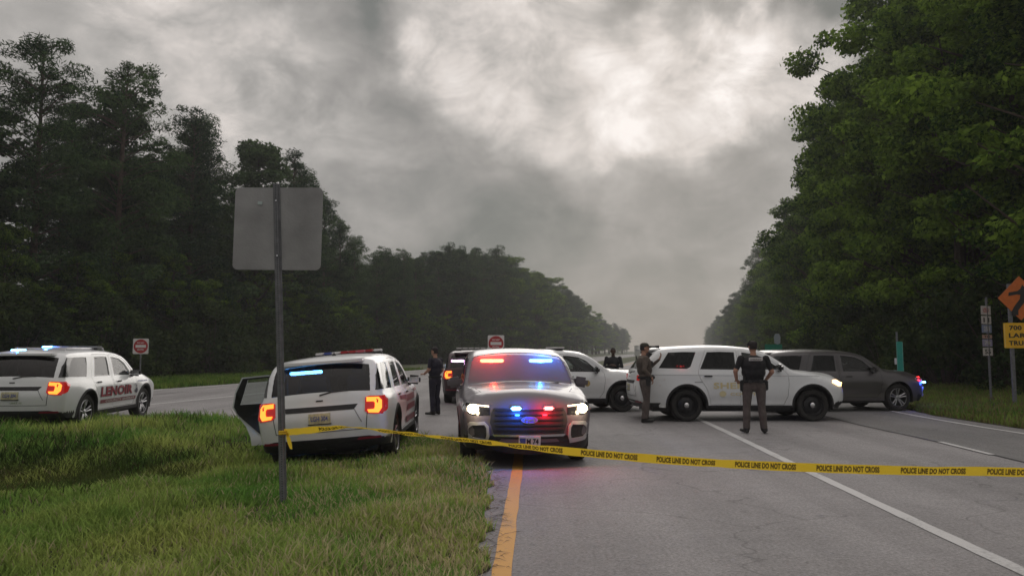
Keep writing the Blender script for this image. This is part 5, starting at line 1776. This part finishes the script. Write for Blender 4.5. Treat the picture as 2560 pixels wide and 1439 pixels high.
def person(name, label, loc, face, H, J, mats, group=None, broad=1.0, head_turn=0, voxel=.011):
    """one continuous figure grown from joints J (metres for a 1.80 m adult, facing +Y), split in zones by material"""
    k = H / 1.80
    o = root(name, label, 'person', loc, (0, 0, R(face)), group)
    bm = bmesh.new(); zones = []      # (a, b, mat index)
    def seg(a, ra, b, rb, mi, w=1):
        a, b = Vector(a), Vector(b)
        limb(bm, a, ra, b, rb); zones.append((a, b, max(ra, rb), mi))
    SK, SHIRT, TROU, BT = 0, 1, 2, 3
    hx = .095 * broad
    hip, waist, chest = Vector((0, 0, .93)), Vector((0, 0, 1.06)), Vector((0, 0, 1.30))
    if 'lean' in J:
        lx, ly = J['lean']; waist += Vector((lx * .3, ly * .3, 0)); chest += Vector((lx * .7, ly * .7, 0)); nk = Vector((lx, ly, 1.50))
    else: nk = Vector((0, -.01, 1.50))
    sh = {s_: nk + Vector((s_ * .185 * broad, -.0, -.055)) for s_ in (-1, 1)}
    # torso as flattened volumes
    blob(bm, hip, (.165 * broad, .115 * broad ** .5, .13)); zones.append((hip, hip, .13, TROU))
    blob(bm, waist + Vector((0, .01, .03)), (.155 * broad, .112 * broad, .15)); zones.append((waist + Vector((0, 0, .06)), waist + Vector((0, 0, .06)), .12, SHIRT))
    blob(bm, (waist + chest) / 2 + Vector((0, .01, .02)), (.165 * broad, .120 * broad, .16)); zones.append(((waist + chest) / 2, (waist + chest) / 2, .14, SHIRT))
    blob(bm, chest + Vector((0, 0, .02)), (.188 * broad, .128 * broad, .17)); zones.append((chest, chest, .16, SHIRT))
    blob(bm, nk + Vector((0, -.01, -.08)), (.17 * broad, .095, .085)); zones.append((nk + Vector((0, 0, -.08)), nk + Vector((0, 0, -.08)), .09, SHIRT))
    seg(nk + Vector((0, 0, -.05)), .062, nk + Vector((0, .015, .07)), .055, SK)
    zones[-1] = (nk + Vector((0, 0, .03)), nk + Vector((0, .015, .07)), .05, SK)
    hc = nk + Vector((0, .03, .175))
    hr = Matrix.Rotation(R(head_turn), 3, 'Z')
    blob(bm, hc, (.076, .096, .112), hr, 20); zones.append((hc, hc, .11, SK))
    blob(bm, hc + hr @ Vector((0, .035, -.055)), (.055, .062, .062), hr); zones.append((hc + Vector((0, 0, -.05)), hc + Vector((0, 0, -.05)), .06, SK))
    blob(bm, hc + hr @ Vector((0, .100, -.018)), (.013, .020, .024), hr)           # nose
    blob(bm, hc + hr @ Vector((0, .088, .028)), (.050, .014, .012), hr)            # brow
    blob(bm, hc + hr @ Vector((0, .088, -.062)), (.026, .014, .010), hr)           # lips
    for s_ in (-1, 1): blob(bm, hc + hr @ Vector((s_ * .080, -.005, -.012)), (.012, .020, .032), hr)
    # legs
    for s_, key in ((-1, 'L'), (1, 'R')):
        kn, an, toe = J['knee' + key], J['ankle' + key], J.get('toe' + key, (0, .19))
        hp = Vector((s_ * hx, 0, .90))
        seg(hp, .096 * broad ** .5, kn, .074, TROU); seg(kn, .074, an, .068, TROU)
        blob(bm, (Vector(kn) + Vector(an)) / 2 + Vector((0, -.012, .05)), (.074, .076, .15))
        A = Vector(an); T = A + Vector((toe[0], toe[1], -.045))
        limb(bm, A + Vector((0, -.02, -.035)), .050, A + Vector((toe[0] * .3, toe[1] * .3, -.038)), .047)
        limb(bm, A + Vector((0, -.035, -.050)), .042, T, .034); zones.append((A + Vector((0, -.04, -.055)), T, .05, BT))
        zones.append((A + Vector((0, 0, -.01)), A + Vector((0, 0, -.03)), .05, BT))
        # arms
        el, wr = Vector(J['elbow' + key]), Vector(J['wrist' + key])
        S = sh[s_]
        short = J.get('short', False)
        blob(bm, S, (.068, .066, .068)); zones.append((S, S, .07, SHIRT))
        mid = S.lerp(el, .72)
        limb(bm, S, .060 * broad ** .5, el, .046)
        zones.append((S, mid, .06, SHIRT)); zones.append((mid, el, .05, SK if short else SHIRT))
        limb(bm, el, .046, wr, .030); zones.append((el, wr, .045, SK if short else SHIRT))
        # hand: palm, four unequal bent fingers, thumb off the side
        d = (wr - el).normalized()
        hd = Vector(J.get('hand' + key, tuple(d))).normalized()
        sd = hd.cross(Vector((0, 0, 1)) if abs(hd.z) < .9 else Vector((0, 1, 0))).normalized(); up = sd.cross(hd).normalized()
        pc = wr + hd * .055
        rot = Matrix((sd, up, hd)).transposed()
        blob(bm, pc, (.040, .019, .052), rot, 10); zones.append((wr + hd * .02, pc + hd * .1, .05, SK))
        for i, (off, ln) in enumerate(((-.030, .062), (-.010, .072), (.010, .068), (.028, .054))):
            b0 = pc + sd * off + hd * .04; b1 = b0 + hd * ln * .55 - up * .010; b2 = b1 + hd * ln * .35 - up * .030
            limb(bm, b0, .0105, b1, .0098, 6); limb(bm, b1, .0098, b2, .0085, 6)
        t0 = pc - sd * .030 - hd * .02; t1 = t0 - sd * .028 + hd * .035 - up * .01; t2 = t1 + hd * .030 - up * .012
        limb(bm, t0, .014, t1, .0115, 6); limb(bm, t1, .0115, t2, .010, 6)
    me = bpy.data.meshes.new('body'); bm.to_mesh(me); bm.free()
    tmp = bpy.data.objects.new('tmp', me); COL.objects.link(tmp)
    m = tmp.modifiers.new('r', 'REMESH'); m.mode = 'VOXEL'; m.voxel_size = voxel
    sm = tmp.modifiers.new('s', 'SMOOTH'); sm.factor = .5; sm.iterations = 3
    dg = bpy.context.evaluated_depsgraph_get(); dg.update()
    me2 = bpy.data.meshes.new_from_object(tmp.evaluated_get(dg))
    bpy.data.objects.remove(tmp)
    me2.name = 'body'; me2.materials.clear()
    b = link('body', me2, o, mats)
    n = len(me2.polygons); cc = np.zeros(n * 3); me2.polygons.foreach_get('center', cc); cc = cc.reshape(-1, 3)
    best = np.full(n, 9e9); mi = np.zeros(n, int)
    for a, e, r_, z in zones:
        a = np.array(a); e = np.array(e); ab = e - a; l2 = max(1e-9, (ab ** 2).sum())
        t = np.clip(((cc - a) @ ab) / l2, 0, 1)
        dd = np.linalg.norm(cc - a - t[:, None] * ab, axis=1) / r_
        q = dd < best; best[q] = dd[q]; mi[q] = z
    # clean hem lines: trousers end at the belt, boots at the cuff
    torso = np.abs(cc[:, 0]) < .21 * broad
    mi[(cc[:, 2] < 1.005) & (cc[:, 2] > .12) & (mi == 1) & torso] = 2
    mi[(cc[:, 2] >= 1.005) & (mi == 2)] = 1
    mi[(cc[:, 2] < .105)] = 3
    me2.polygons.foreach_set('material_index', mi.astype(np.int32)); me2.polygons.foreach_set('use_smooth', np.ones(n, bool))
    o.scale = (k, k, k)
    return o, dict(head=hc, hr=hr, neck=nk, chest=chest, waist=waist, hip=hip, sh=sh)


def ring(rx, ry, z0, z1, off, n=28, c=(0, 0)):
    V, F = [], []
    for z, e in ((z0, off - .004), (z0, off), (z1, off), (z1, off - .004)):
        for i in range(n):
            a = 2 * math.pi * i / n; V.append((c[0] + (rx + e) * math.cos(a), c[1] + (ry + e) * math.sin(a), z))
    for j in range(3):
        for i in range(n): F.append((j * n + i, j * n + (i + 1) % n, (j + 1) * n + (i + 1) % n, (j + 1) * n + i))
    return V, F


def cap_mesh(o, P, mat, brim=.075, crown=.068, turn=0):
    h = P['head']; hr = P['hr']
    V, F = [], []; n = 24; rows = 7
    for j in range(rows):
        t = j / (rows - 1) * math.pi / 2
        for i in range(n):
            a = 2 * math.pi * i / n
            q = Vector((.086 * math.cos(t) ** .7 * math.cos(a), .106 * math.cos(t) ** .7 * math.sin(a), .045 + crown * math.sin(t) * 1.15)); V.append(tuple(h + hr @ q))
    for j in range(rows - 1):
        for i in range(n): F.append((j * n + i, j * n + (i + 1) % n, (j + 1) * n + (i + 1) % n, (j + 1) * n + i))
    # brim with thickness
    b0 = len(V); m = 11
    for z in (.044, .036):
        for i in range(m):
            a = math.pi * (.14 + .72 * i / (m - 1)); s_ = math.sin(a)
            V.append(tuple(h + hr @ Vector((.086 * math.cos(a), .104 * s_, z)))); V.append(tuple(h + hr @ Vector((.080 * math.cos(a), .104 * s_ + brim * s_ ** .6, z - .014 * s_))))
    for L_ in (0, 2 * m):
        for i in range(m - 1): F.append((b0 + L_ + 2 * i, b0 + L_ + 2 * i + 1, b0 + L_ + 2 * i + 3, b0 + L_ + 2 * i + 2))
    for i in range(m - 1): F.append((b0 + 2 * i + 1, b0 + 2 * i + 3, b0 + 2 * m + 2 * i + 3, b0 + 2 * m + 2 * i + 1))
    return mk('cap', V, F, mat, o, True, sharp=50)


def hair_mesh(o, P, mat, low=-.05):
    h = P['head']; hr = P['hr']; V, F = [], []; n = 24; rows = 8
    for j in range(rows):
        t = -.5 + j / (rows - 1) * (math.pi / 2 + .5)
        for i in range(n):
            a = 2 * math.pi * i / n
            zz = .112 * math.sin(t) * 1.07
            if math.sin(a) > .1: zz = max(zz, .052)
            V.append(tuple(h + hr @ Vector((.081 * math.cos(t) * math.cos(a), .101 * math.cos(t) * math.sin(a) - .003, max(zz, low)))))
    for j in range(rows - 1):
        for i in range(n): F.append((j * n + i, j * n + (i + 1) % n, (j + 1) * n + (i + 1) % n, (j + 1) * n + i))
    return mk('hair', V, F, mat, o, True)


def vest(o, P, mat, broad=1.0, z0=1.06, z1=1.50):
    """padded vest shell over the chest with shoulder straps"""
    bm = bmesh.new()
    ch = P['chest']
    blob(bm, ch + Vector((0, 0, .02)), (.196 * broad, .150 * broad, .19)); blob(bm, (P['waist'] + ch) / 2 + Vector((0, .01, .0)), (.182 * broad, .148 * broad, .17))
    blob(bm, P['neck'] + Vector((0, -.01, -.085)), (.150 * broad, .112, .085))
    me = bpy.data.meshes.new('vest'); bm.to_mesh(me); bm.free()
    t = bpy.data.objects.new('t', me); COL.objects.link(t)
    m = t.modifiers.new('r', 'REMESH'); m.mode = 'VOXEL'; m.voxel_size = .018
    s_ = t.modifiers.new('s', 'SMOOTH'); s_.iterations = 4
    dg = bpy.context.evaluated_depsgraph_get(); dg.update()
    me2 = bpy.data.meshes.new_from_object(t.evaluated_get(dg)); bpy.data.objects.remove(t); me2.name = 'vest'
    me2.materials.clear()
    for p in me2.polygons: p.use_smooth = True
    return link('vest', me2, o, mat)


def belt(o, P, broad=1.0, gear=()):
    V, F = ring(.165 * broad, .125 * broad, .985, 1.035, .012)
    b = mk('belt', V, F, BLACKCLOTH, o, True)
    for nm, x, y, z, d in gear:
        MB().box((x, y, z), d, bev=min(d) * .3).build(nm, BLACK, o, True)
    return b


HAIR = M('dark_hair', (.018, .012, .012), .7, var=.3)
CAPDARK = M('dark_cap', (.020, .014, .016), .8)
CAPOLIVE = M('olive_cap', (.045, .042, .030), .8)

# officer seen from behind, feet apart
g_ = gp(1888, 1083)
o, P = person('person', 'broad officer seen from behind in a black vest with a white back patch', (g_.x, g_.y, 0), -3, 1.90,
              dict(kneeL=(-.145, .01, .50), kneeR=(.140, .01, .50), ankleL=(-.165, -.01, .10), ankleR=(.170, .0, .10), toeL=(-.06, .17), toeR=(.09, .16),
                   elbowL=(-.355, -.02, 1.20), elbowR=(.345, -.03, 1.19), wristL=(-.30, .13, 1.03), wristR=(.27, .16, 1.02), handL=(.45, .8, -.3), handR=(-.4, .85, -.3), short=True),
              [SKIN, BLACKCLOTH, TAUPE, BOOT], broad=1.30, head_turn=8)
vest(o, P, BLACKCLOTH, 1.30); hair_mesh(o, P, HAIR); cap_mesh(o, P, CAPDARK, crown=.060)
belt(o, P, 1.26, (('holster', .235, -.01, .93, (.055, .10, .20)), ('holster', -.235, .0, .92, (.055, .10, .22)), ('pouch', .10, -.15, 1.01, (.08, .045, .07)), ('pouch', -.11, -.15, 1.01, (.07, .045, .07)),
                  ('radio', -.20, -.06, 1.05, (.05, .05, .13))))
pt = MB().box((0, -.178, 1.435), (.26, .012, .062), Matrix.Rotation(R(18), 3, 'X'), bev=.003).build('back_patch', SIGNWHITE, o)
flat_text('lettering', 'SHERIFF', PRINT, pt, (0, -.186, 1.435), .22, .038, right=(1, 0, 0), up=(0, .30, .95), off=.003, bold=.03)
# earpiece-like headset band
MB().tube([P['head'] + Vector((-.09, 0, -.02)), P['head'] + Vector((-.095, 0, .06)), P['head'] + Vector((-.05, -.02, .12))], .012, 6).build('headset', BLACK, o)

# officer side-on, facing right, with an object held up at eye level
g_ = gp(1612, 1055)
o, P = person('person', 'brown clad officer facing right, holding a dark scope up to the eyes', (g_.x, g_.y - .1, 0), -86, 1.88,
              dict(kneeL=(-.09, .06, .50), kneeR=(.085, .01, .50), ankleL=(-.10, .03, .10), ankleR=(.09, -.05, .10),
                   elbowL=(-.24, .22, 1.27), elbowR=(.255, -.07, 1.19), wristL=(-.08, .36, 1.42), wristR=(.235, .10, 1.03), handL=(.3, .3, .9), handR=(.1, .2, -.95), lean=(0, -.03)),
              [SKIN, BROWN, TAUPE, BOOT], broad=1.22)
cap_mesh(o, P, CAPOLIVE, brim=.07); hair_mesh(o, P, HAIR); vest(o, P, M('olive_vest', (.070, .055, .045), .85, var=.2), 1.17)
h_ = P['head']
m = MB().lathe([(0, .0), (0, .026), (.05, .028), (.09, .022), (.17, .022), (.20, .030), (.26, .032), (.26, .0)], (h_.x, h_.y + .075, h_.z + .03), 'Y', 14)
m.build('scope', BLACK, o, True)
belt(o, P, 1.18, (('holster', .21, .02, .93, (.05, .10, .20)), ('pouch', .12, .15, 1.02, (.09, .09, .11)), ('pouch', -.08, .17, 1.0, (.09, .10, .12)), ('radio', -.02, .17, 1.33, (.05, .045, .12))))
MB().box((.252, -.03, 1.36), (.012, .07, .06), bev=.004).build('shoulder_patch', M('patch_grey', (.28, .22, .25), .7), o)

# officer at the left of the silver car, facing left
g_ = gp(1087, 1037)
o, P = person('person', 'officer in dark navy uniform and cap standing left of the silver SUV', (g_.x, g_.y, 0), 62, 1.79,
              dict(kneeL=(-.085, .03, .50), kneeR=(.085, .0, .50), ankleL=(-.09, .0, .10), ankleR=(.10, -.03, .10), toeL=(-.07, .17), toeR=(.10, .15),
                   elbowL=(-.27, .02, 1.20), elbowR=(.26, -.05, 1.18), wristL=(-.19, .22, 1.08), wristR=(.25, .12, 1.00), short=True, handL=(.4, .8, .1), handR=(0, .6, -.8)),
              [SKIN, NAVY, NAVY, BOOT], broad=1.25)
cap_mesh(o, P, CAPDARK); hair_mesh(o, P, HAIR)
belt(o, P, 1.2, (('holster', .19, .0, .92, (.055, .10, .22)), ('holster', -.19, .02, .94, (.05, .09, .18)), ('pouch', .06, .15, 1.0, (.08, .05, .08)), ('radio', .14, .10, 1.35, (.05, .04, .12))))
vest(o, P, NAVY, 1.23)

# man beyond the bonnet of the half hidden car, arms folded
o, P = person('person', 'dark skinned man in black with folded arms beyond the half hidden white SUV', (3.30, 24.9, 0), 172, 1.80,
              dict(kneeL=(-.10, .02, .50), kneeR=(.10, .0, .50), ankleL=(-.11, .0, .10), ankleR=(.12, .0, .10),
                   elbowL=(-.29, .06, 1.17), elbowR=(.29, .06, 1.17), wristL=(-.04, .20, 1.24), wristR=(.05, .23, 1.20), handL=(1, .1, .1), handR=(-1, .1, .1)),
              [SKINDARK, BLACKCLOTH, NAVY, BOOT], broad=1.15)
hair_mesh(o, P, HAIR); vest(o, P, BLACKCLOTH, 1.1)

# ------------------------------------------------------------------ signs and posts
def rounded(w, h, r, n=5):
    P = []
    for cx, cy, a0 in ((w / 2 - r, h / 2 - r, 0), (-w / 2 + r, h / 2 - r, 90), (-w / 2 + r, -h / 2 + r, 180), (w / 2 - r, -h / 2 + r, 270)):
        for i in range(n + 1):
            a = R(a0 + 90 * i / n); P.append((cx + r * math.cos(a), cy + r * math.sin(a)))
    return P


def plate(name, outline, c, mat, parent, th=.006, rot=None, off=0):
    """flat panel with thickness in the XZ plane; its face looks along -Y before rot"""
    n = len(outline); rot = rot or Matrix.Identity(3)
    V = [Vector(c) + rot @ Vector((x, -off - th / 2, z)) for x, z in outline] + [Vector(c) + rot @ Vector((x, -off + th / 2, z)) for x, z in outline]
    F = [tuple(range(n)), tuple(range(n, 2 * n))[::-1]] + [(i, i + n, (i + 1) % n + n, (i + 1) % n) for i in range(n)]
    return mk(name, V, F, mat, parent)


def sign_text(name, s_, mat, parent, c, w, h, rot=None, off=.006, dx=0, dz=0, bold=.03):
    rot = rot or Matrix.Identity(3)
    return flat_text(name, s_, mat, parent, Vector(c) + rot @ Vector((dx, 0, dz)), w, h, right=rot @ Vector((1, 0, 0)), up=rot @ Vector((0, 0, 1)), off=off, bold=bold)


# foreground sign seen from the back
base = gp(709, 1278)
D0 = base.y
r0 = root('blank_sign', 'big blank back of a square road sign on a perforated post in the foreground grass', 'road sign', (base.x, base.y, 0))
top = dp(691, 462, D0); botp = Vector((0, 0, -.02)); tp_ = Vector((top.x - base.x, 0, top.z))
ax = (tp_ - botp).normalized(); sx = Vector((1, 0, 0)); sx = (sx - ax * sx.dot(ax)).normalized(); sy = ax.cross(sx)
# U-channel profile
prof = [(-.042, .0), (-.026, .0), (-.018, -.028), (.018, -.028), (.026, .0), (.042, .0), (.042, .004), (.022, .004), (.014, -.022), (-.014, -.022), (-.022, .004), (-.042, .004)]
prof = [(a * .92, b_) for a, b_ in prof]
V, F = [], []
for t in (0, 1):
    c = botp.lerp(tp_ + ax * .01, t)
    for a, b_ in prof: V.append(c + sx * a + Vector((0, b_, 0)))
n = len(prof)
for i in range(n): F.append((i, (i + 1) % n, (i + 1) % n + n, i + n))
F += [tuple(range(n, 2 * n)), tuple(range(n))[::-1]]
post = mk('post', V, F, GALV, r0)
mb = MB()
Ln = (tp_ - botp).length
for i in range(int(Ln / .0254)):
    c = botp + ax * (.06 + i * .0254) + Vector((0, -.0292, 0))
    V = [c + sx * .0055 * math.cos(q) + ax * .0055 * math.sin(q) for q in np.linspace(0, 2 * math.pi, 9)[:-1]]
    mb.add(V, [tuple(range(8))[::-1] if False else tuple(range(8))])

hh = mb.build('post_holes', M('hole_dark', (.01, .01, .012), .9), post); hh['kind'] = 'stuff'
c1 = dp(694, 571, D0) - base; c1.z = dp(694, 571, D0).z
pw, ph = .965, .90
rotp = Matrix.Rotation(R(.6), 3, 'Y') @ Matrix.Rotation(R(-2), 3, 'Z')
c1.y = .010
pl = plate('sign_panel', rounded(pw, ph, .055), c1, ALUM, r0, .004, rotp)
for dz in (-.30, .30):
    MB().lathe([(-.036, .0), (-.036, .010), (-.028, .012)], tuple(c1 + ax * dz + Vector((0, -.012, 0))), 'Y', 6).build('bolt', CHROME, pl)

plate('sticker', rounded(.05, .035, .006), c1 + Vector((-.20, -.006, .28)), M('sticker_pale', (.42, .50, .50), .4), pl, .002, rotp)
plate('sticker', rounded(.10, .05, .006), c1 + Vector((.26, -.006, -.34)), M('sticker_faded', (.33, .33, .30), .6), pl, .002, rotp)

# DO NOT ENTER signs
def dne(px, py, py_base, D_, size, label, tilt=0):
    c = dp(px, py, D_)
    r_ = root('do_not_enter_sign', label, 'road sign', (c.x, c.y, 0), (0, 0, R(tilt)))
    MB().box((0, .03, (c.z + size / 2) / 2), (.05, .05, c.z + size / 2)).build('post', GALV, r_)
    p = plate('sign_panel', rounded(size, size, .05), (0, 0, c.z), SIGNWHITE, r_)
    disc = [(size * .455 * math.cos(q), size * .455 * math.sin(q)) for q in np.linspace(0, 2 * math.pi, 33)[:-1]]
    plate('red_disc', disc, (0, 0, c.z), SIGNRED, p, .002, None, .005)
    plate('white_bar', [(-size * .33, -size * .09), (size * .33, -size * .09), (size * .33, size * .09), (-size * .33, size * .09)], (0, 0, c.z), SIGNWHITE, p, .002, None, .0075)
    sign_text('lettering', 'DO NOT', SIGNWHITE, p, (0, 0, c.z + size * .22), size * .45, size * .10, off=.008)
    sign_text('lettering', 'ENTER', SIGNWHITE, p, (0, 0, c.z - size * .22), size * .42, size * .10, off=.008)


dne(352, 865, 945, 38.0, .76, 'white square sign with a red disc beside the far left car', 4)
dne(1240, 858, 0, 37.0, .80, 'white square sign with a red disc rising behind the silver SUV roof', -3)

# right: route marker assembly, turned away
b_ = gp(2480, 1018)
r_ = root('route_marker_sign', 'narrow post with a column of small route marker plates by the right verge', 'road sign', (b_.x, b_.y, 0))
MB().box((0, .02, 1.65), (.05, .04, 3.3)).build('post', GALV, r_)
R68 = Matrix.Rotation(R(28), 3, 'Z')
def z_of(py): return dp(2480, py, b_.y).z
sc_ = b_.y / 1900
for y0, y1, m, txt, tm in ((764, 787, SIGNWHITE, 'NORTH', SIGNRED), (789, 810, SIGNWHITE, '11', PRINT), (811, 832, M('sign_pale_blue', (.30, .36, .55), .5), '258', SIGNWHITE),
                           (836, 846, M('sign_pink', (.62, .42, .36), .5), 'TO', PRINT), (847, 866, M('sign_violet', (.42, .40, .60), .5), '70', SIGNWHITE), (868, 889, SIGNWHITE, '55', PRINT)):
    z0, z1 = z_of(y1), z_of(y0)
    p = plate('route_plate', rounded(.50, z1 - z0 - .012, .02), (-.05, -.02, (z0 + z1) / 2), m, r_, .004, R68)
    sign_text('lettering', txt, tm, p, (-.05, -.02, (z0 + z1) / 2), .30, (z1 - z0) * .55, R68, .004)
# orange diamond with the merge arrow and yellow plaque
b_ = gp(2541, 1030)
r_ = root('orange_warning_sign', 'orange diamond sign with a black lane symbol above a yellow plaque', 'road sign', (b_.x, b_.y, 0))
MB().box((0, .04, 1.75), (.09, .06, 3.6)).build('post', GALV, r_)
cz = dp(2550, 745, b_.y); cx = cz.x - b_.x; q_ = .62
dm = plate('diamond_panel', [(0, -q_ * 1.0), (q_, 0), (0, q_), (-q_, 0)], (cx, 0, cz.z), SIGNORANGE, r_, .006)
sym = [(-.29, -.50), (-.10, -.50), (-.10, -.36), (.10, -.10), (.12, .10), (.20, .10), (.05, .40), (-.10, .10), (-.02, .10), (-.04, -.02), (-.22, -.26), (-.29, -.40)]
plate('lane_symbol', [(a * 1.0, b2 * .95) for a, b2 in sym], (cx + .03, 0, cz.z), PRINT, dm, .003, None, .006)
plate('lane_symbol', [(-.36, .06), (-.02, .12), (.14, .26), (.10, .34), (-.10, .20), (-.34, .16)], (cx + .03, 0, cz.z), PRINT, dm, .003, None, .0065)
pz = dp(2550, 838, b_.y); pw_, ph_ = 1.02, .70
yp = plate('plaque', rounded(pw_, ph_, .03), (cx, 0, pz.z), SIGNYELLOW, r_, .005)
plate('plaque_border', [(-pw_ / 2 + .02, -ph_ / 2 + .02), (-pw_ / 2 + .04, -ph_ / 2 + .02), (-pw_ / 2 + .04, ph_ / 2 - .02), (-pw_ / 2 + .02, ph_ / 2 - .02)], (cx, 0, pz.z), M('sign_pale_border', (.8, .62, .2), .5), yp, .002, None, .004)
for i, (t_, w_) in enumerate((('700  FT', .74), ('LARGE', .78), ('TRUCKS', .80))):
    sign_text('lettering', t_, PRINT, yp, (cx + .02, 0, pz.z + .21 - i * .21), w_, .13, None, .007, bold=.035)
# green marker edge on
c = dp(2250, 893, 24.6)
r_ = root('green_marker_sign', 'tall narrow bright green marker sign behind the nose of the grey car', 'road sign', (c.x, c.y, 0), (0, 0, R(-4)))
MB().box((-.06, .03, 1.15), (.05, .04, 2.3)).build('post', GALV, r_)
p = plate('sign_panel', rounded(.20, 1.02, .02), (0, 0, c.z), M('sign_teal', (.03, .36, .27), .5, var=.1), r_)
for x in (-.088, .088): plate('panel_border', [(x - .006, -.49), (x + .006, -.49), (x + .006, .49), (x - .006, .49)], (0, 0, c.z), M('teal_border', (.25, .55, .45), .5), p, .002, None, .004)
plate('side_tag', rounded(.07, .20, .01), (-.14, .0, c.z - .12), SIGNWHITE, r_)
# green guide sign with a pale shield, behind the vest officer
c = dp(1936, 872, 44.0)
r_ = root('green_guide_sign', 'small green guide sign under a pale shield beyond the officer in the vest', 'road sign', (c.x, c.y, 0))
MB().box((.28, .04, 1.25), (.07, .05, 2.5)).build('post', GALV, r_)
plate('guide_panel', rounded(1.0, .55, .05), (-.05, 0, c.z), SIGNGREEN, r_)
plate('shield_panel', [(-.17, -.24), (0, -.32), (.17, -.24), (.19, .12), (.12, .30), (-.12, .30), (-.19, .12)], (.18, 0, c.z + .58), M('shield_pale', (.38, .44, .48), .5), r_)

# pale vehicle far down the road
c = gp(1603, 893); c = Vector((far_x(0, 92) - 3.4, 92, 0))
c = Vector(((1606 - 1280) / 1900 * 150, 150, 0))
r_ = root('box_truck', 'pale box truck far down the highway behind the brown clad officer', 'truck', (c.x, c.y, 0))
MB().box((0, 1.5, 1.75), (2.2, 4.2, 2.1), bev=.05).build('cargo_box', M('truck_white', (.8, .8, .8), .5), r_)
MB().box((0, -1.3, 1.15), (2.0, 1.5, 1.35), bev=.12).build('cab', M('truck_white'), r_, True)
MB().box((0, -2.04, 1.45), (1.7, .04, .55), bev=.01).build('windshield', GLOSSBLACK, r_)
for sg in (-1, 1):
    MB().box((sg * .75, -2.07, .80), (.3, .05, .18), bev=.01).build('headlight', E_DRL, r_)
    for y in (-1.3, 2.4): MB().lathe([(-.12, .0), (-.12, .40), (.12, .40), (.12, 0)], (sg * .9, y, .40), 'X', 16).build('wheel', TYRE, r_)

# ------------------------------------------------------------------ police tape
tp = [(713, 1080, D0 - .02), (760, 1076, 7.72), (820, 1070, 7.64), (880, 1067, 7.55), (1000, 1081, 7.38), (1180, 1101, 7.14), (1420, 1127, 6.92), (1700, 1151, 6.74), (2000, 1167, 6.56), (2300, 1176, 6.40), (2560, 1180, 6.28)]
ctr = [np.array(dp(*q)) for q in tp] + [np.array((6.6, 5.9, .66)), np.array((9.0, 5.6, .80))]
crv = catmull(ctr, .02)
arc = np.concatenate([[0], np.cumsum(np.linalg.norm(np.diff(crv, axis=0), axis=1))])
pxs = 1280 + crv[:, 0] / crv[:, 1] * 1900
tw = np.interp(pxs, [700, 740, 800, 850, 890, 1000, 1180, 1420, 1600, 2600], [10, 15, 25, 48, 66, 58, 44, 16, 2, 0])
tw = np.radians(tw + 6 * np.sin(arc * 3.1) + 5 * np.sin(arc * 7.3) + 3 * np.sin(arc * 17.1))
Wt = .0762


def tape_pt(s_, v_):
    """s_ along the tape (m), v_ across (-.5..+.5)"""
    p = np.array([np.interp(s_, arc, crv[:, i]) for i in range(3)])
    a = np.interp(s_, arc, tw)
    t = np.array([np.interp(s_ + .03, arc, crv[:, i]) - np.interp(s_ - .03, arc, crv[:, i]) for i in range(3)]); t /= np.linalg.norm(t)
    up = np.array([0, 0, 1.]) - t * t[2]; up /= np.linalg.norm(up)
    nr = np.cross(t, up)
    d = up * math.cos(a) + nr * math.sin(a)
    f_ = np.cross(t, d)                 # towards the camera
    cur = .006 * math.sin(v_ * math.pi) + .004 * math.sin(s_ * 23 + v_ * 5) * v_ * 2
    return p + d * v_ * Wt + f_ * cur, f_


V, F = [], []
ss = np.arange(0, arc[-1], .03)
for s_ in ss:
    for v_ in (-.5, -.17, .17, .5): V.append(tuple(tape_pt(s_, v_)[0]))
for i in range(len(ss) - 1):
    for k in range(3): F.append((4 * i + k, 4 * (i + 1) + k, 4 * (i + 1) + k + 1, 4 * i + k + 1))
m, nt, N, L, b = nodes('tape_plastic')
b.inputs['Base Color'].default_value = (.90, .63, .03, 1); b.inputs['Roughness'].default_value = .35
tsn = N.new('ShaderNodeBsdfTranslucent'); tsn.inputs[0].default_value = (.95, .70, .06, 1)
mxn = N.new('ShaderNodeMixShader'); mxn.inputs[0].default_value = .40
L.new(b.outputs[0], mxn.inputs[1]); L.new(tsn.outputs[0], mxn.inputs[2]); L.new(mxn.outputs[0], N['Material Output'].inputs['Surface'])
tape = mk('police_tape', V, F, m, None, True)
tag(tape, 'yellow police tape printed in black, tied to the sign post and stretched across the road', 'tape')
v_, f_, asp = text_tris('POLICE LINE DO NOT CROSS', .055)
INK = M('tape_ink', (.17, .11, .015), .6)
s0 = .12
sref = np.interp(1636, pxs, arc)      # a print starts here
per = .665; wid = .50
k0 = -int(sref / per)
for j in range(k0, 12):
    st = sref + j * per
    if st < .25 or st + wid > arc[-1] - .1: continue
    P_ = []
    for x, y in v_:
        q, fn = tape_pt(st + x / asp * wid, (y - .5) * .66)
        P_.append(tuple(q + (-fn if fn[1] > 0 else fn) * .0025))
    mk('lettering', P_, f_, INK, tape)
# knot and loose tail on the post
kb = Vector(ctr[0])
mb = MB()
for dz in (-.012, .010): mb.tube([kb + Vector((-.055, .02, dz)), kb + Vector((-.05, -.045, dz)), kb + Vector((.05, -.045, dz + .008)), kb + Vector((.05, .03, dz))], .012, 6)
mb.build('knot', m, tape, True)
tl = [kb + Vector((.03, -.03, -.01)), kb + Vector((.045, -.035, -.06)), kb + Vector((.06, -.03, -.12)), kb + Vector((.075, -.03, -.17))]
V = []
for i, p in enumerate(tl):
    w = (.010, .022, .020, .012)[i]; V += [tuple(p + Vector((-w, 0, .004))), tuple(p + Vector((w, .006, -.004)))]
mk('loose_tail', V, [(2 * i, 2 * i + 1, 2 * i + 3, 2 * i + 2) for i in range(3)], m, tape)
